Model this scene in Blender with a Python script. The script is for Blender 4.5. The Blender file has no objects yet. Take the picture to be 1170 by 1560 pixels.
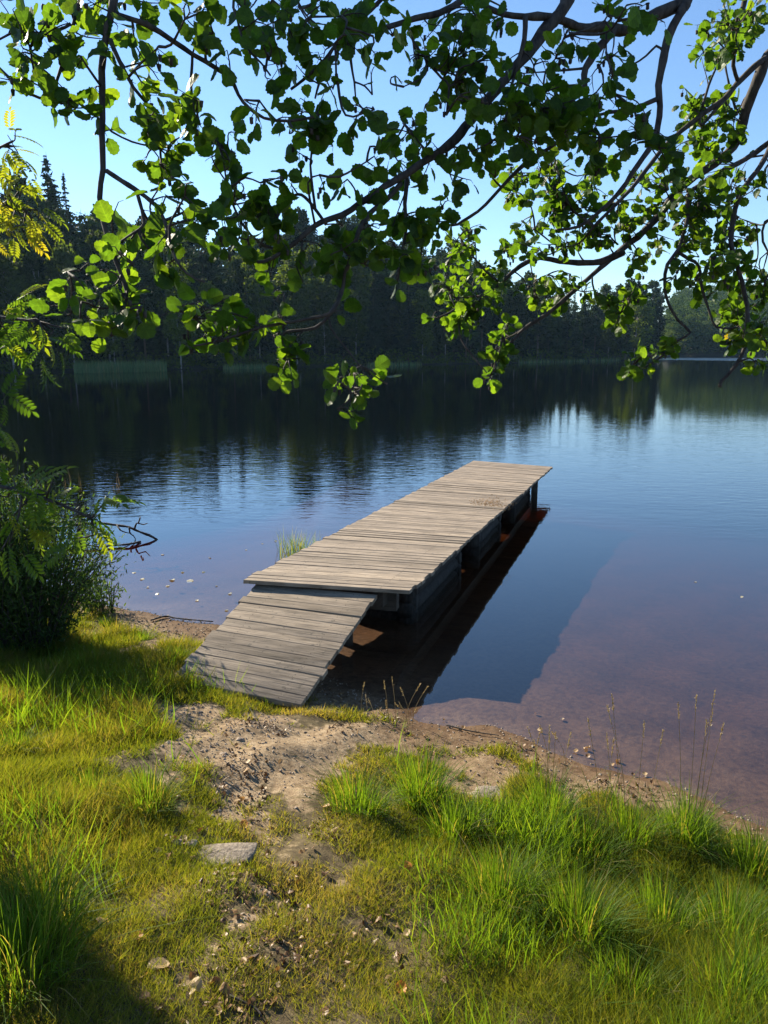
import bpy, math, random
import numpy as np
from mathutils import Vector, Matrix

RNG = np.random.default_rng(7)
random.seed(7)
S = bpy.context.scene
COL = S.collection
rad = math.radians

# ------------------------------------------------------------------ camera frame
CAM = np.array([0.0, 0.0, 2.55]); PITCH = rad(12.5); FPX = 1127.0
FW = np.array([0, math.cos(PITCH), -math.sin(PITCH)])
UP = np.array([0, math.sin(PITCH), math.cos(PITCH)])
RT = np.array([1.0, 0, 0])
def ray(px, py):
    return FW + RT * (px - 585) / FPX + UP * (780 - py) / FPX
def P(px, py, d):
    return CAM + d * ray(px, py)
def on_z(px, py, z):
    r = ray(px, py); return CAM + r * ((z - CAM[2]) / r[2])
def to_px(p):
    v = np.asarray(p) - CAM
    d = v @ FW
    return 585 + FPX * (v @ RT) / d, 780 - FPX * (v @ UP) / d, d

# ------------------------------------------------------------------ terrain near the camera
SHX = [-60, -20, -8, -4.5, -2.5, -1.6, -.9, -.2, .25, .75, 1.1, 1.63, 2.1, 3.2, 5, 9, 60]
SHY = [60, 22, 10.8, 8.2, 6.9, 6.6, 6.0, 5.25, 4.78, 4.62, 4.25, 3.97, 3.54, 2.7, 1.2, -2, -40]
def wob(x, y):
    return (0.05 * np.sin(2.3 * x + 1.1 * y) + 0.035 * np.sin(5.1 * x - 3.7 * y + 1) + 0.02 * np.sin(9.7 * x + 8.3 * y)
            + 0.012 * np.sin(17 * x - 13 * y))
def shore(x, y):
    return (np.interp(x, SHX, SHY) - y) * 0.8 + wob(x, y) * 0.8
def zg(x, y):
    s = shore(x, y)
    z = np.interp(s, [-80, -30, -16, -12, -9, -7, -5, -3, -1, 0, .6, 1.2, 2, 3, 4.1, 6, 12, 60],
                  [-5, -4.5, -1.9, -1.05, -.62, -.42, -.28, -.17, -.06, 0, .07, .18, .38, .63, .93, 1.3, 1.8, 6])
    z = np.where(s < 0, z * (1 + np.clip((-1.1 - x) / 1.0, 0, 7)), z)
    land = np.clip(s * 1.5, 0, 1)
    return z + land * (0.03 * np.sin(3.1 * x + .7) * np.sin(2.7 * y) + 0.014 * np.sin(8 * x + 5 * y) + 0.01 * np.sin(13 * x - 9 * y)) \
        + np.clip(-s, 0, 1) * 0.012 * np.sin(7 * x) * np.sin(6 * y + x)
def on_ground(px, py):
    r = ray(px, py); t = 0.3
    for _ in range(4000):
        p = CAM + r * t
        if p[2] < zg(p[0], p[1]): break
        t += 0.005 + t * 0.001
    return p

# ------------------------------------------------------------------ mesh helpers
class Geo:
    def __init__(s): s.v = []; s.f = {3: [], 4: []}; s.n = 0; s.a = {}
    def add(s, v, tris=None, quads=None, **attrs):
        v = np.asarray(v, float).reshape(-1, 3); s.v.append(v)
        if tris is not None and len(tris): s.f[3].append(np.asarray(tris, int).reshape(-1, 3) + s.n)
        if quads is not None and len(quads): s.f[4].append(np.asarray(quads, int).reshape(-1, 4) + s.n)
        for k, a in attrs.items():
            a = np.asarray(a, float)
            if a.ndim == 0: a = np.full(len(v), float(a))
            s.a.setdefault(k, []).append((s.n, a))
        s.n += len(v)
    def build(s, name, mat, parent=None, smooth=False):
        me = bpy.data.meshes.new(name)
        V = np.concatenate(s.v) if s.v else np.zeros((0, 3))
        me.vertices.add(len(V)); me.vertices.foreach_set("co", V.astype(np.float32).ravel())
        T = np.concatenate(s.f[3]) if s.f[3] else np.zeros((0, 3), int)
        Q = np.concatenate(s.f[4]) if s.f[4] else np.zeros((0, 4), int)
        li = np.concatenate([T.ravel(), Q.ravel()]).astype(np.int32)
        me.loops.add(len(li)); me.loops.foreach_set("vertex_index", li)
        st = np.concatenate([np.arange(len(T)) * 3, len(T) * 3 + np.arange(len(Q)) * 4]).astype(np.int32)
        me.polygons.add(len(st)); me.polygons.foreach_set("loop_start", st)
        me.polygons.foreach_set("use_smooth", np.full(len(st), bool(smooth)))
        for k, lst in s.a.items():
            vec = lst[0][1].ndim == 2
            arr = np.zeros((len(V), 3) if vec else len(V), np.float32)
            for n0, a in lst: arr[n0:n0 + len(a)] = a
            at = me.attributes.new(k, 'FLOAT_VECTOR' if vec else 'FLOAT', 'POINT')
            at.data.foreach_set("vector" if vec else "value", arr.ravel())
        me.update(calc_edges=True); me.validate()
        if mat: me.materials.append(mat)
        o = bpy.data.objects.new(name, me); COL.objects.link(o)
        if parent is not None:
            o.parent = parent
            o.matrix_parent_inverse = Matrix.Translation(-Vector(parent.location)) if parent.rotation_euler.to_matrix() == Matrix.Identity(3) else parent.matrix_basis.inverted()
        return o

def tag(o, label=None, cat=None, group=None, kind=None):
    if label: o["label"] = label
    if cat: o["category"] = cat
    if group: o["group"] = group
    if kind: o["kind"] = kind
    return o
def empty(name, loc, label, cat, group=None):
    o = bpy.data.objects.new(name, None); COL.objects.link(o); o.location = Vector(loc); o.empty_display_size = .1
    return tag(o, label, cat, group)
def copy_tree(src, loc, rz=0, sc=1.0, label=None, group=None):
    r = src.copy(); COL.objects.link(r); r.location = Vector(loc); r.rotation_euler = (0, 0, rz)
    r.scale = sc if hasattr(sc, '__len__') else (sc, sc, sc)
    if label: r["label"] = label
    if group: r["group"] = group
    for ch in list(src.children):
        c = ch.copy(); COL.objects.link(c); c.parent = r
        for g in list(ch.children):
            d = g.copy(); COL.objects.link(d); d.parent = c
    return r

def norm(a):
    a = np.asarray(a, float); return a / (np.linalg.norm(a, axis=-1, keepdims=True) + 1e-9)
def smooth_path(pts, step):
    pts = np.asarray(pts, float)
    if len(pts) < 3:
        n = max(2, int(np.linalg.norm(pts[-1] - pts[0]) / step)); t = np.linspace(0, 1, n)[:, None]
        return pts[0] * (1 - t) + pts[-1] * t
    ext = np.vstack([2 * pts[0] - pts[1], pts, 2 * pts[-1] - pts[-2]]); out = []
    for i in range(1, len(ext) - 2):
        p0, p1, p2, p3 = ext[i - 1:i + 3]
        n = max(2, int(np.linalg.norm(p2 - p1) / step))
        for t in np.linspace(0, 1, n, endpoint=False):
            out.append(.5 * (2 * p1 + (p2 - p0) * t + (2 * p0 - 5 * p1 + 4 * p2 - p3) * t * t + (3 * p1 - p0 - 3 * p2 + p3) * t ** 3))
    out.append(pts[-1]); return np.array(out)
def tube(g, path, r0, r1, sides=6, bumps=0.0, power=1.0, **attrs):
    path = np.asarray(path, float); n = len(path)
    if n < 2: return
    tg = norm(np.gradient(path, axis=0)); up = np.array([0.3, .2, .93]) if abs(tg[0][2]) < .8 else np.array([1., .1, 0])
    u = norm(np.cross(tg[0], up)); vs = []
    ang = np.arange(sides) * 2 * np.pi / sides
    for i in range(n):
        u = norm(u - tg[i] * (u @ tg[i])); w = np.cross(tg[i], u)
        r = r0 + (r1 - r0) * (i / (n - 1)) ** power
        rr = r * (1 + bumps * RNG.normal(size=sides)) * (1 + bumps * 1.2 * RNG.normal())
        vs.append(path[i] + np.outer(np.cos(ang) * rr, u) + np.outer(np.sin(ang) * rr, w))
    v = np.concatenate(vs + [path[:1], path[-1:]])
    i = np.arange(n - 1)[:, None] * sides; k = np.arange(sides)[None]; k2 = (k + 1) % sides
    q = np.stack([i + k, i + k2, i + k2 + sides, i + k + sides], -1).reshape(-1, 4)
    a, b = n * sides, n * sides + 1; ks = np.arange(sides); k2 = (ks + 1) % sides
    t = np.concatenate([np.stack([np.full(sides, a), k2, ks], -1), np.stack([np.full(sides, b), (n - 1) * sides + ks, (n - 1) * sides + k2], -1)])
    g.add(v, t, q, **attrs)
def frames(nrm, ax):
    """rotation matrices whose columns are side, axis, normal"""
    ax = norm(ax); nn = norm(nrm - ax * np.sum(nrm * ax, -1, keepdims=True)); sd = np.cross(ax, nn)
    return np.stack([sd, ax, nn], -1)
def scatter(g, base_v, tris, quads, Rm, loc, size, **attrs):
    N, V = len(loc), len(base_v)
    if N == 0: return
    v = np.einsum('nij,vj->nvi', Rm, base_v) * np.asarray(size)[:, None, None] + loc[:, None, :]
    off = (np.arange(N) * V)[:, None, None]
    at = {}
    for k, a in attrs.items():
        a = np.asarray(a, float)
        at[k] = np.repeat(a, V, axis=0) if len(a) == N and not k.endswith('_v') else None
    if 'luv_v' in attrs:
        at = {k: x for k, x in at.items() if x is not None}; at['luv'] = np.tile(np.asarray(attrs['luv_v'], float), (N, 1))
    g.add(v.reshape(-1, 3), (np.asarray(tris)[None] + off).reshape(-1, 3) if tris is not None and len(tris) else None,
          (np.asarray(quads)[None] + off).reshape(-1, 4) if quads is not None and len(quads) else None, **at)
def box(g, c, sx, sy, sz, Rm=None, **attrs):
    v = np.array([[x, y, z] for x in (-.5, .5) for y in (-.5, .5) for z in (-.5, .5)]) * [sx, sy, sz]
    if Rm is not None: v = v @ np.asarray(Rm).T
    g.add(v + np.asarray(c), None, [[0, 1, 3, 2], [4, 6, 7, 5], [0, 4, 5, 1], [2, 3, 7, 6], [0, 2, 6, 4], [1, 5, 7, 3]], **attrs)

# ------------------------------------------------------------------ materials
def mat(name):
    m = bpy.data.materials.new(name); m.use_nodes = True; nt = m.node_tree; nt.nodes.clear()
    out = nt.nodes.new('ShaderNodeOutputMaterial'); return m, nt, out
def N(nt, t, **kw):
    n = nt.nodes.new('ShaderNode' + t)
    for k, v in kw.items():
        if k.startswith('i_'):
            key = k[2:].replace('_', ' ')
            n.inputs[int(key) if key.isdigit() else key].default_value = v
        else: setattr(n, k, v)
    return n
def L(nt, a, b): nt.links.new(a, b)
def ramp(nt, stops, fac=None):
    r = N(nt, 'ValToRGB'); e = r.color_ramp.elements
    while len(e) < len(stops): e.new(.5)
    for x, (p, c) in zip(e, stops): x.position = p; x.color = (*c, 1)
    if fac is not None: L(nt, fac, r.inputs[0])
    return r
def mth(nt, op, a, b=None, c=None):
    n = N(nt, 'Math', operation=op)
    for i, x in enumerate((a, b, c)):
        if x is None: continue
        if isinstance(x, (int, float)): n.inputs[i].default_value = x
        else: L(nt, x, n.inputs[i])
    return n.outputs[0]
def mixc(nt, fac, a, b, blend='MIX'):
    n = N(nt, 'Mix', data_type='RGBA', blend_type=blend)
    for s, x in ((n.inputs[0], fac), (n.inputs[6], a), (n.inputs[7], b)):
        if isinstance(x, (int, float)): s.default_value = x
        elif isinstance(x, tuple): s.default_value = (*x, 1)
        else: L(nt, x, s)
    return n.outputs[2]

def leaf_material(name, stops, trans=0.5, tcol=(1.35, 1.5, .5), rough=.45, spec=.3, veins=False, vary=0.0):
    m, nt, out = mat(name)
    tint = N(nt, 'Attribute', attribute_name='tint').outputs['Fac']
    c = ramp(nt, stops, tint).outputs[0]
    if vary:   # every tree its own shade of green
        rnd = N(nt, 'ObjectInfo').outputs['Random']
        c = mixc(nt, 1.0, c, ramp(nt, [(0, (1 - vary, 1 - vary, 1 - .8 * vary)), (.6, (1, 1, 1)), (1, (1 + 1.5 * vary, 1 + 1.4 * vary, 1 + .4 * vary))], rnd).outputs[0], 'MULTIPLY')
    if veins:
        luv = N(nt, 'Attribute', attribute_name='luv').outputs['Vector']
        sx = N(nt, 'SeparateXYZ'); L(nt, luv, sx.inputs[0])
        au = mth(nt, 'ABSOLUTE', sx.outputs[0])
        ph = mth(nt, 'FRACT', mth(nt, 'MULTIPLY', mth(nt, 'SUBTRACT', sx.outputs[1], mth(nt, 'MULTIPLY', au, .55)), 7.0))
        side = mth(nt, 'LESS_THAN', ph, .14)
        mid = mth(nt, 'LESS_THAN', au, .022)
        vn = mth(nt, 'MULTIPLY', mth(nt, 'MAXIMUM', side, mid), .4)
        nz = N(nt, 'TexNoise', i_Scale=60.0); 
        c = mixc(nt, vn, c, mixc(nt, 1.0, c, (1.7, 1.6, 1.4), 'MULTIPLY'))
        c = mixc(nt, 1.0, c, ramp(nt, [(0.3, (.75, .75, .75)), (.7, (1.15, 1.15, 1.1))], nz.outputs[0]).outputs[0], 'MULTIPLY')
    p = N(nt, 'BsdfPrincipled', i_Roughness=rough); p.inputs['Specular IOR Level'].default_value = spec
    L(nt, c, p.inputs['Base Color'])
    t = N(nt, 'BsdfTranslucent'); L(nt, mixc(nt, 1.0, c, tcol, 'MULTIPLY'), t.inputs[0])
    mx = N(nt, 'MixShader', i_0=trans); L(nt, p.outputs[0], mx.inputs[1]); L(nt, t.outputs[0], mx.inputs[2])
    L(nt, mx.outputs[0], out.inputs[0]); return m

M_ALDER = leaf_material('alder_leaf', [(0, (.022, .052, .014)), (.55, (.042, .088, .016)), (.93, (.075, .125, .018)), (1, (.26, .20, .04))], .55, (3.3, 3.0, .6), spec=.2, veins=True)
M_ROWANG = leaf_material('rowan_green', [(0, (.03, .065, .012)), (.7, (.07, .12, .018)), (1, (.15, .17, .02))], .5, (2.8, 2.7, .6))
M_ROWANY = leaf_material('rowan_yellow', [(0, (.10, .13, .02)), (.7, (.19, .18, .025)), (1, (.28, .19, .03))], .6, (1.9, 2.2, .5))
M_WILLOW = leaf_material('willow_leaf', [(0, (.03, .06, .018)), (.6, (.05, .09, .025)), (1, (.10, .14, .03))], .4, (1.5, 1.6, .5), rough=.55, spec=.12)
M_GRASS = leaf_material('grass_blade', [(0, (.05, .08, .012)), (.45, (.11, .14, .02)), (.75, (.16, .165, .035)), (.9, (.17, .145, .06)), (1, (.22, .18, .09))], .52, (2.3, 2.0, .55), rough=.6, spec=.1)
M_LUSH = leaf_material('lush_grass', [(0, (.035, .075, .012)), (.6, (.08, .14, .018)), (.92, (.13, .17, .028)), (1, (.22, .185, .085))], .55, (2.5, 2.3, .5), rough=.55, spec=.12)
M_STRAW = leaf_material('straw', [(0, (.30, .22, .10)), (1, (.42, .33, .17))], .35, (1.2, 1.1, .8))
M_DEAD = leaf_material('dead_leaf', [(0, (.10, .05, .022)), (.5, (.26, .15, .06)), (.8, (.45, .33, .18)), (1, (.5, .2, .04))], .3, (1.2, 1.0, .6))
M_FLOAT = leaf_material('floating_leaf', [(0, (.20, .20, .10)), (1, (.40, .36, .25))], .2, (1, 1, .7))
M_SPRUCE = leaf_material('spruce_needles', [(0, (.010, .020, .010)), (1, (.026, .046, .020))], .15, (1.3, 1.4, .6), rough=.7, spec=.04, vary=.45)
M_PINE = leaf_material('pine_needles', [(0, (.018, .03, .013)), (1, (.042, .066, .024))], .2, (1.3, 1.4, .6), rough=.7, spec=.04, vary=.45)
M_PINE_SUNLIT = leaf_material('conifer_sunlit', [(0, (.022, .042, .014)), (1, (.075, .115, .03))], .25, (1.4, 1.5, .5), rough=.7, spec=.04)  # brighter pine green, sunlight on the far hill put into the colour
M_BIRCH_SUNLIT = leaf_material('broadleaf_sunlit', [(0, (.05, .08, .02)), (1, (.12, .15, .035))], .35, (1.5, 1.5, .5), rough=.7, spec=.04)  # birch green brightened likewise, sunlight mixed into the leaf colour
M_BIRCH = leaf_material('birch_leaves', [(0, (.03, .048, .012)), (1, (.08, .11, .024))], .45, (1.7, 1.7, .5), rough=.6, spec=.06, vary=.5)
M_REED = leaf_material('reed', [(0, (.07, .14, .06)), (.7, (.13, .22, .09)), (1, (.30, .26, .12))], .4, (1.4, 1.4, .7))

def bark_material(name, c0, c1, scale=30, bump=.4):
    m, nt, out = mat(name)
    tc = N(nt, 'TexCoord'); mp = N(nt, 'Mapping'); mp.inputs['Scale'].default_value = (1, 1, .35); L(nt, tc.outputs['Object'], mp.inputs[0])
    nz = N(nt, 'TexNoise', i_Scale=float(scale), i_Detail=6.0, i_Roughness=.65); L(nt, mp.outputs[0], nz.inputs[0])
    p = N(nt, 'BsdfPrincipled', i_Roughness=.8); p.inputs['Specular IOR Level'].default_value = .25
    L(nt, ramp(nt, [(.35, c0), (.65, c1)], nz.outputs[0]).outputs[0], p.inputs['Base Color'])
    b = N(nt, 'Bump', i_Strength=bump, i_Distance=.01); L(nt, nz.outputs[0], b.inputs['Height']); L(nt, b.outputs[0], p.inputs['Normal'])
    L(nt, p.outputs[0], out.inputs[0]); return m
M_BARK = bark_material('alder_bark', (.022, .019, .018), (.085, .07, .06), 45)
M_CONBARK = bark_material('conifer_bark', (.06, .04, .03), (.13, .09, .065), 3)
M_BIRCHBARK = bark_material('birch_bark', (.12, .11, .10), (.42, .40, .37), 2)
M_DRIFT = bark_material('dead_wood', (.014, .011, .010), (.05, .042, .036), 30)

def wood_material(name, dark=(.10, .085, .072), lite=(.40, .34, .28), nails=0):
    m, nt, out = mat(name)
    luv = N(nt, 'Attribute', attribute_name='luv').outputs['Vector']
    tint = N(nt, 'Attribute', attribute_name='tint').outputs['Fac']
    mp = N(nt, 'Mapping'); mp.inputs['Scale'].default_value = (1.6, 38, 1); L(nt, luv, mp.inputs[0])
    n1 = N(nt, 'TexNoise', i_Scale=2.2, i_Detail=7.0, i_Roughness=.7, i_Distortion=.25); L(nt, mp.outputs[0], n1.inputs[0])
    mp2 = N(nt, 'Mapping'); mp2.inputs['Scale'].default_value = (2.2, 9, 1); L(nt, luv, mp2.inputs[0])
    n2 = N(nt, 'TexNoise', i_Scale=1.6, i_Detail=5.0, i_Roughness=.6); L(nt, mp2.outputs[0], n2.inputs[0])
    c = ramp(nt, [(.30, dark), (.46, tuple(.5 * (a + b) for a, b in zip(dark, lite))), (.7, lite)], n1.outputs[0]).outputs[0]
    c = mixc(nt, 1.0, c, ramp(nt, [(.3, (.62, .6, .57)), (.62, (1.08, 1.06, 1.04))], n2.outputs[0]).outputs[0], 'MULTIPLY')
    c = mixc(nt, 1.0, c, ramp(nt, [(0, (.62, .60, .57)), (.5, (.95, .93, .91)), (1, (1.2, 1.16, 1.1))], tint).outputs[0], 'MULTIPLY')
    n3 = N(nt, 'TexNoise', i_Scale=30.0, i_Detail=3.0); L(nt, luv, n3.inputs[0])
    c = mixc(nt, mth(nt, 'MULTIPLY', mth(nt, 'GREATER_THAN', n3.outputs[0], .66), .5), c, (.07, .065, .05))
    if nails:   # two rusty nails where each board crosses a beam
        sx = N(nt, 'SeparateXYZ'); L(nt, N(nt, 'Attribute', attribute_name='spot').outputs['Vector'], sx.inputs[0])
        du = mth(nt, 'ABSOLUTE', mth(nt, 'SUBTRACT', mth(nt, 'ABSOLUTE', mth(nt, 'SUBTRACT', sx.outputs[0], .5)), .33)); dv = mth(nt, 'ABSOLUTE', mth(nt, 'SUBTRACT', mth(nt, 'ABSOLUTE', mth(nt, 'SUBTRACT', sx.outputs[1], .5)), .22))
        r2 = mth(nt, 'ADD', mth(nt, 'POWER', mth(nt, 'MULTIPLY', du, 1.4), 2.0), mth(nt, 'POWER', mth(nt, 'MULTIPLY', dv, nails), 2.0))
        c = mixc(nt, mth(nt, 'MULTIPLY', mth(nt, 'LESS_THAN', r2, .000045), .8), c, (.05, .032, .022))
    p = N(nt, 'BsdfPrincipled', i_Roughness=.75); p.inputs['Specular IOR Level'].default_value = .25
    L(nt, c, p.inputs['Base Color'])
    b = N(nt, 'Bump', i_Strength=.55, i_Distance=.006); L(nt, n1.outputs[0], b.inputs['Height']); L(nt, b.outputs[0], p.inputs['Normal'])
    L(nt, p.outputs[0], out.inputs[0]); return m
M_WOOD = wood_material('weathered_planks', (.10, .082, .064), (.41, .34, .262), .10)
M_RAMP = wood_material('ramp_planks', (.10, .082, .064), (.40, .33, .25), .15)
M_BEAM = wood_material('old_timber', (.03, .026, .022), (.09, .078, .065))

def ground_material():
    m, nt, out = mat('ground')
    sand = N(nt, 'Attribute', attribute_name='sand').outputs['Fac']
    pos = N(nt, 'NewGeometry').outputs['Position']
    def nz(sc, det=5.0, ro=.6):
        n = N(nt, 'TexNoise', i_Scale=sc, i_Detail=det, i_Roughness=ro); L(nt, pos, n.inputs[0]); return n.outputs[0]
    fine, mid, big = nz(140.0, 3.0), nz(22.0, 6.0), nz(2.4, 4.0)
    sc = ramp(nt, [(.3, (.17, .115, .065)), (.5, (.29, .21, .125)), (.75, (.40, .31, .20))], mid).outputs[0]
    sc = mixc(nt, 1.0, sc, ramp(nt, [(.3, (.55, .52, .5)), (.6, (1.1, 1.1, 1.1))], fine).outputs[0], 'MULTIPLY')
    sc = mixc(nt, 1.0, sc, ramp(nt, [(.35, (.75, .72, .68)), (.6, (1.05, 1.05, 1.05))], big).outputs[0], 'MULTIPLY')
    so = ramp(nt, [(.3, (.055, .040, .022)), (.55, (.12, .09, .048)), (.75, (.20, .155, .085))], mid).outputs[0]
    so = mixc(nt, 1.0, so, ramp(nt, [(.3, (.6, .6, .55)), (.65, (1.15, 1.15, 1.1))], fine).outputs[0], 'MULTIPLY')
    f = mth(nt, 'ADD', sand, mth(nt, 'MULTIPLY', mth(nt, 'SUBTRACT', mid, .5), .9))
    c = mixc(nt, ramp(nt, [(.4, (0, 0, 0)), (.6, (1, 1, 1))], f).outputs[0], so, sc)
    sp = N(nt, 'SeparateXYZ'); L(nt, pos, sp.inputs[0])
    zz = mth(nt, 'ADD', sp.outputs[2], mth(nt, 'MULTIPLY', mth(nt, 'SUBTRACT', big, .5), .03))
    wet = ramp(nt, [(0, (.22, .15, .125)), (.5, (.35, .265, .22)), (1, (1, 1, 1))], mth(nt, 'MULTIPLY_ADD', zz, 7.0, .55)).outputs[0]
    c = mixc(nt, 1.0, c, wet, 'MULTIPLY')
    vo = N(nt, 'TexVoronoi', i_Scale=16.0); L(nt, pos, vo.inputs[0])
    under = mth(nt, 'MULTIPLY', mth(nt, 'LESS_THAN', sp.outputs[2], -.01), mth(nt, 'LESS_THAN', vo.outputs['Distance'], .17))
    under = mth(nt, 'MULTIPLY', under, mth(nt, 'GREATER_THAN', nz(3.0), .48))
    c = mixc(nt, mth(nt, 'MULTIPLY', under, .55), c, (.06, .04, .03))
    p = N(nt, 'BsdfPrincipled', i_Roughness=.9); p.inputs['Specular IOR Level'].default_value = .15
    L(nt, c, p.inputs['Base Color'])
    b = N(nt, 'Bump', i_Strength=.6, i_Distance=.014); L(nt, mth(nt, 'ADD', mid, mth(nt, 'MULTIPLY', fine, .25)), b.inputs['Height']); L(nt, b.outputs[0], p.inputs['Normal'])
    L(nt, p.outputs[0], out.inputs[0]); return m
M_GROUND = ground_material()
def simple(name, c0, c1, scale, rough=.9, bump=.5, dist=.01):
    m, nt, out = mat(name)
    pos = N(nt, 'NewGeometry').outputs['Position']
    n = N(nt, 'TexNoise', i_Scale=float(scale), i_Detail=6.0, i_Roughness=.65); L(nt, pos, n.inputs[0])
    p = N(nt, 'BsdfPrincipled', i_Roughness=rough); p.inputs['Specular IOR Level'].default_value = .2
    L(nt, ramp(nt, [(.35, c0), (.65, c1)], n.outputs[0]).outputs[0], p.inputs['Base Color'])
    b = N(nt, 'Bump', i_Strength=bump, i_Distance=dist); L(nt, n.outputs[0], b.inputs['Height']); L(nt, b.outputs[0], p.inputs['Normal'])
    L(nt, p.outputs[0], out.inputs[0]); return m
M_HILL = simple('forest_floor', (.010, .012, .007), (.022, .024, .012), .6)
M_STONE = simple('stone', (.13, .105, .08), (.29, .24, .185), 60, bump=.9)
M_PEB = simple('pebble', (.16, .12, .09), (.40, .33, .26), 25)

def water_material():
    m, nt, out = mat('lake_water')
    pos = N(nt, 'NewGeometry').outputs['Position']
    sp = N(nt, 'SeparateXYZ'); L(nt, pos, sp.inputs[0])
    def nz(sx, sy, sc, det=2.0, dist=.0, rot=0.0):
        mp = N(nt, 'Mapping'); mp.inputs['Scale'].default_value = (sx, sy, 1); mp.inputs['Rotation'].default_value = (0, 0, rot)
        L(nt, pos, mp.inputs[0])
        n = N(nt, 'TexNoise', i_Scale=sc, i_Detail=det, i_Distortion=dist); L(nt, mp.outputs[0], n.inputs[0]); return n.outputs[0]
    rip = nz(1, 2.6, 2.6, 3.0, .5, .12)
    swell = nz(1, 2.2, .55, 2.0, .3, -.2)
    patch = nz(1, 1.7, .14, 3.0, .4, .3)
    ln = N(nt, 'VectorMath', operation='LENGTH'); L(nt, pos, ln.inputs[0]); r = ln.outputs['Value']
    # calm close to the bank, a light breeze further out
    def mr(v, a, b, c, d):
        n = N(nt, 'MapRange', interpolation_type='SMOOTHSTEP'); L(nt, v, n.inputs[0])
        for i, x in zip((1, 2, 3, 4), (a, b, c, d)): n.inputs[i].default_value = x
        return n.outputs[0]
    off = mth(nt, 'ADD', r, mth(nt, 'MULTIPLY', mth(nt, 'SUBTRACT', patch, .5), 9.0))
    amp = mth(nt, 'ADD', mr(off, 9.5, 13.0, .05, 1.0), mr(off, 17.0, 34.0, 0.0, -.75))
    h = mth(nt, 'MULTIPLY', amp, mth(nt, 'ADD', rip, mth(nt, 'MULTIPLY', swell, .8)))
    b = N(nt, 'Bump', i_Strength=1.0, i_Distance=.0045); L(nt, h, b.inputs['Height'])
    # cat's-paw strip far out
    ang = mth(nt, 'ARCTAN2', sp.outputs[0], sp.outputs[1])
    rr = mth(nt, 'ADD', r, mth(nt, 'MULTIPLY', mth(nt, 'SUBTRACT', nz(1, 1, .03, 3.0), .5), 26.0))
    band = mth(nt, 'MULTIPLY', mth(nt, 'MULTIPLY', mr(rr, 165, 180, 0, 1), mr(rr, 215, 235, 1, 0)), mr(ang, .22, .30, 0, 1))
    gl = N(nt, 'BsdfGlossy'); L(nt, b.outputs[0], gl.inputs['Normal'])
    L(nt, mth(nt, 'MULTIPLY', band, .17), gl.inputs['Roughness'])
    tr = N(nt, 'BsdfTransparent'); geo = N(nt, 'NewGeometry'); dt = N(nt, 'VectorMath', operation='DOT_PRODUCT'); L(nt, geo.outputs['Incoming'], dt.inputs[0]); L(nt, b.outputs[0], dt.inputs[1])
    fr = mth(nt, 'MULTIPLY_ADD', mth(nt, 'POWER', mth(nt, 'SUBTRACT', 1.0, mth(nt, 'MINIMUM', mth(nt, 'ABSOLUTE', dt.outputs['Value']), 1.0)), 3.3), .975, .025)
    mx = N(nt, 'MixShader'); L(nt, fr, mx.inputs[0]); L(nt, tr.outputs[0], mx.inputs[1]); L(nt, gl.outputs[0], mx.inputs[2])
    L(nt, mx.outputs[0], out.inputs[0])
    va = N(nt, 'VolumeAbsorption', i_Density=2.0); va.inputs[0].default_value = (.79, .56, .28, 1)
    L(nt, va.outputs[0], out.inputs['Volume']); return m
M_WATER = water_material()

# ------------------------------------------------------------------ ground, lake, hills
def vnoise(x, y, s, seed):
    rg = np.random.default_rng(seed); G_ = rg.uniform(size=(64, 64)); u, v = x * s + 31.7, y * s + 17.3
    i, j = np.floor(u).astype(int), np.floor(v).astype(int); fu, fv = u - i, v - j; fu = fu * fu * (3 - 2 * fu); fv = fv * fv * (3 - 2 * fv); at = lambda a, b: G_[a % 64, b % 64]
    return (at(i, j) * (1 - fu) + at(i + 1, j) * fu) * (1 - fv) + (at(i, j + 1) * (1 - fu) + at(i + 1, j + 1) * fu) * fv
def disc_mask(x, y, discs):
    out = np.zeros_like(x)
    for cx, cy, r in discs: out = np.maximum(out, np.clip(1.35 - np.hypot(x - cx, y - cy) / r, 0, 1) * (1 if r > .15 else .62))
    return out
SAND = []
for px, py, rp in [(340, 1120, 75), (420, 1130, 80), (500, 1125, 60), (300, 1085, 40), (345, 1185, 45), (320, 1160, 45), (570, 1120, 60), (660, 1130, 60),
                   (720, 1165, 50), (745, 1205, 38), (410, 1255, 30), (880, 1205, 40), (450, 1225, 25), (330, 1180, 40),
                   (350, 1400, 28), (340, 1450, 32), (300, 1515, 30), (260, 975, 40), (220, 990, 30), (310, 965, 40), (170, 960, 25), (280, 950, 30), (380, 1345, 22), (360, 1160, 80), (335, 1215, 58), (425, 1185, 60), (390, 1095, 50)]:
    p = on_ground(px, py); d = to_px(p)[2]; SAND.append((p[0], p[1], rp * d / FPX * 1.2))
def worn_at(x, y): return np.clip(1.2 - np.abs(x + .32 + .1 * (y - 2)) / .42, 0, 1) * (y < 4.6)
def sand_at(x, y):
    s = shore(x, y); right = np.clip((x + .6) / .5, 0, 1)
    beach = np.clip(1.5 - s / (.32 + .22 * (1 - right)), 0, 1)
    n1 = vnoise(x, y, 9, 21) - .5; n2 = vnoise(x, y, 3.3, 22) - .5; n3 = vnoise(x, y, 24, 23) - .5
    return np.clip(worn_at(x, y) * .21 * (vnoise(x, y, 4.5, 33) + .1) + np.maximum(beach, disc_mask(x + n2 * .2, y + n1 * .2, SAND)) + (.5 * n1 + .35 * n3 + .3 * n2) * (s > .1), 0, 1)

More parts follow.
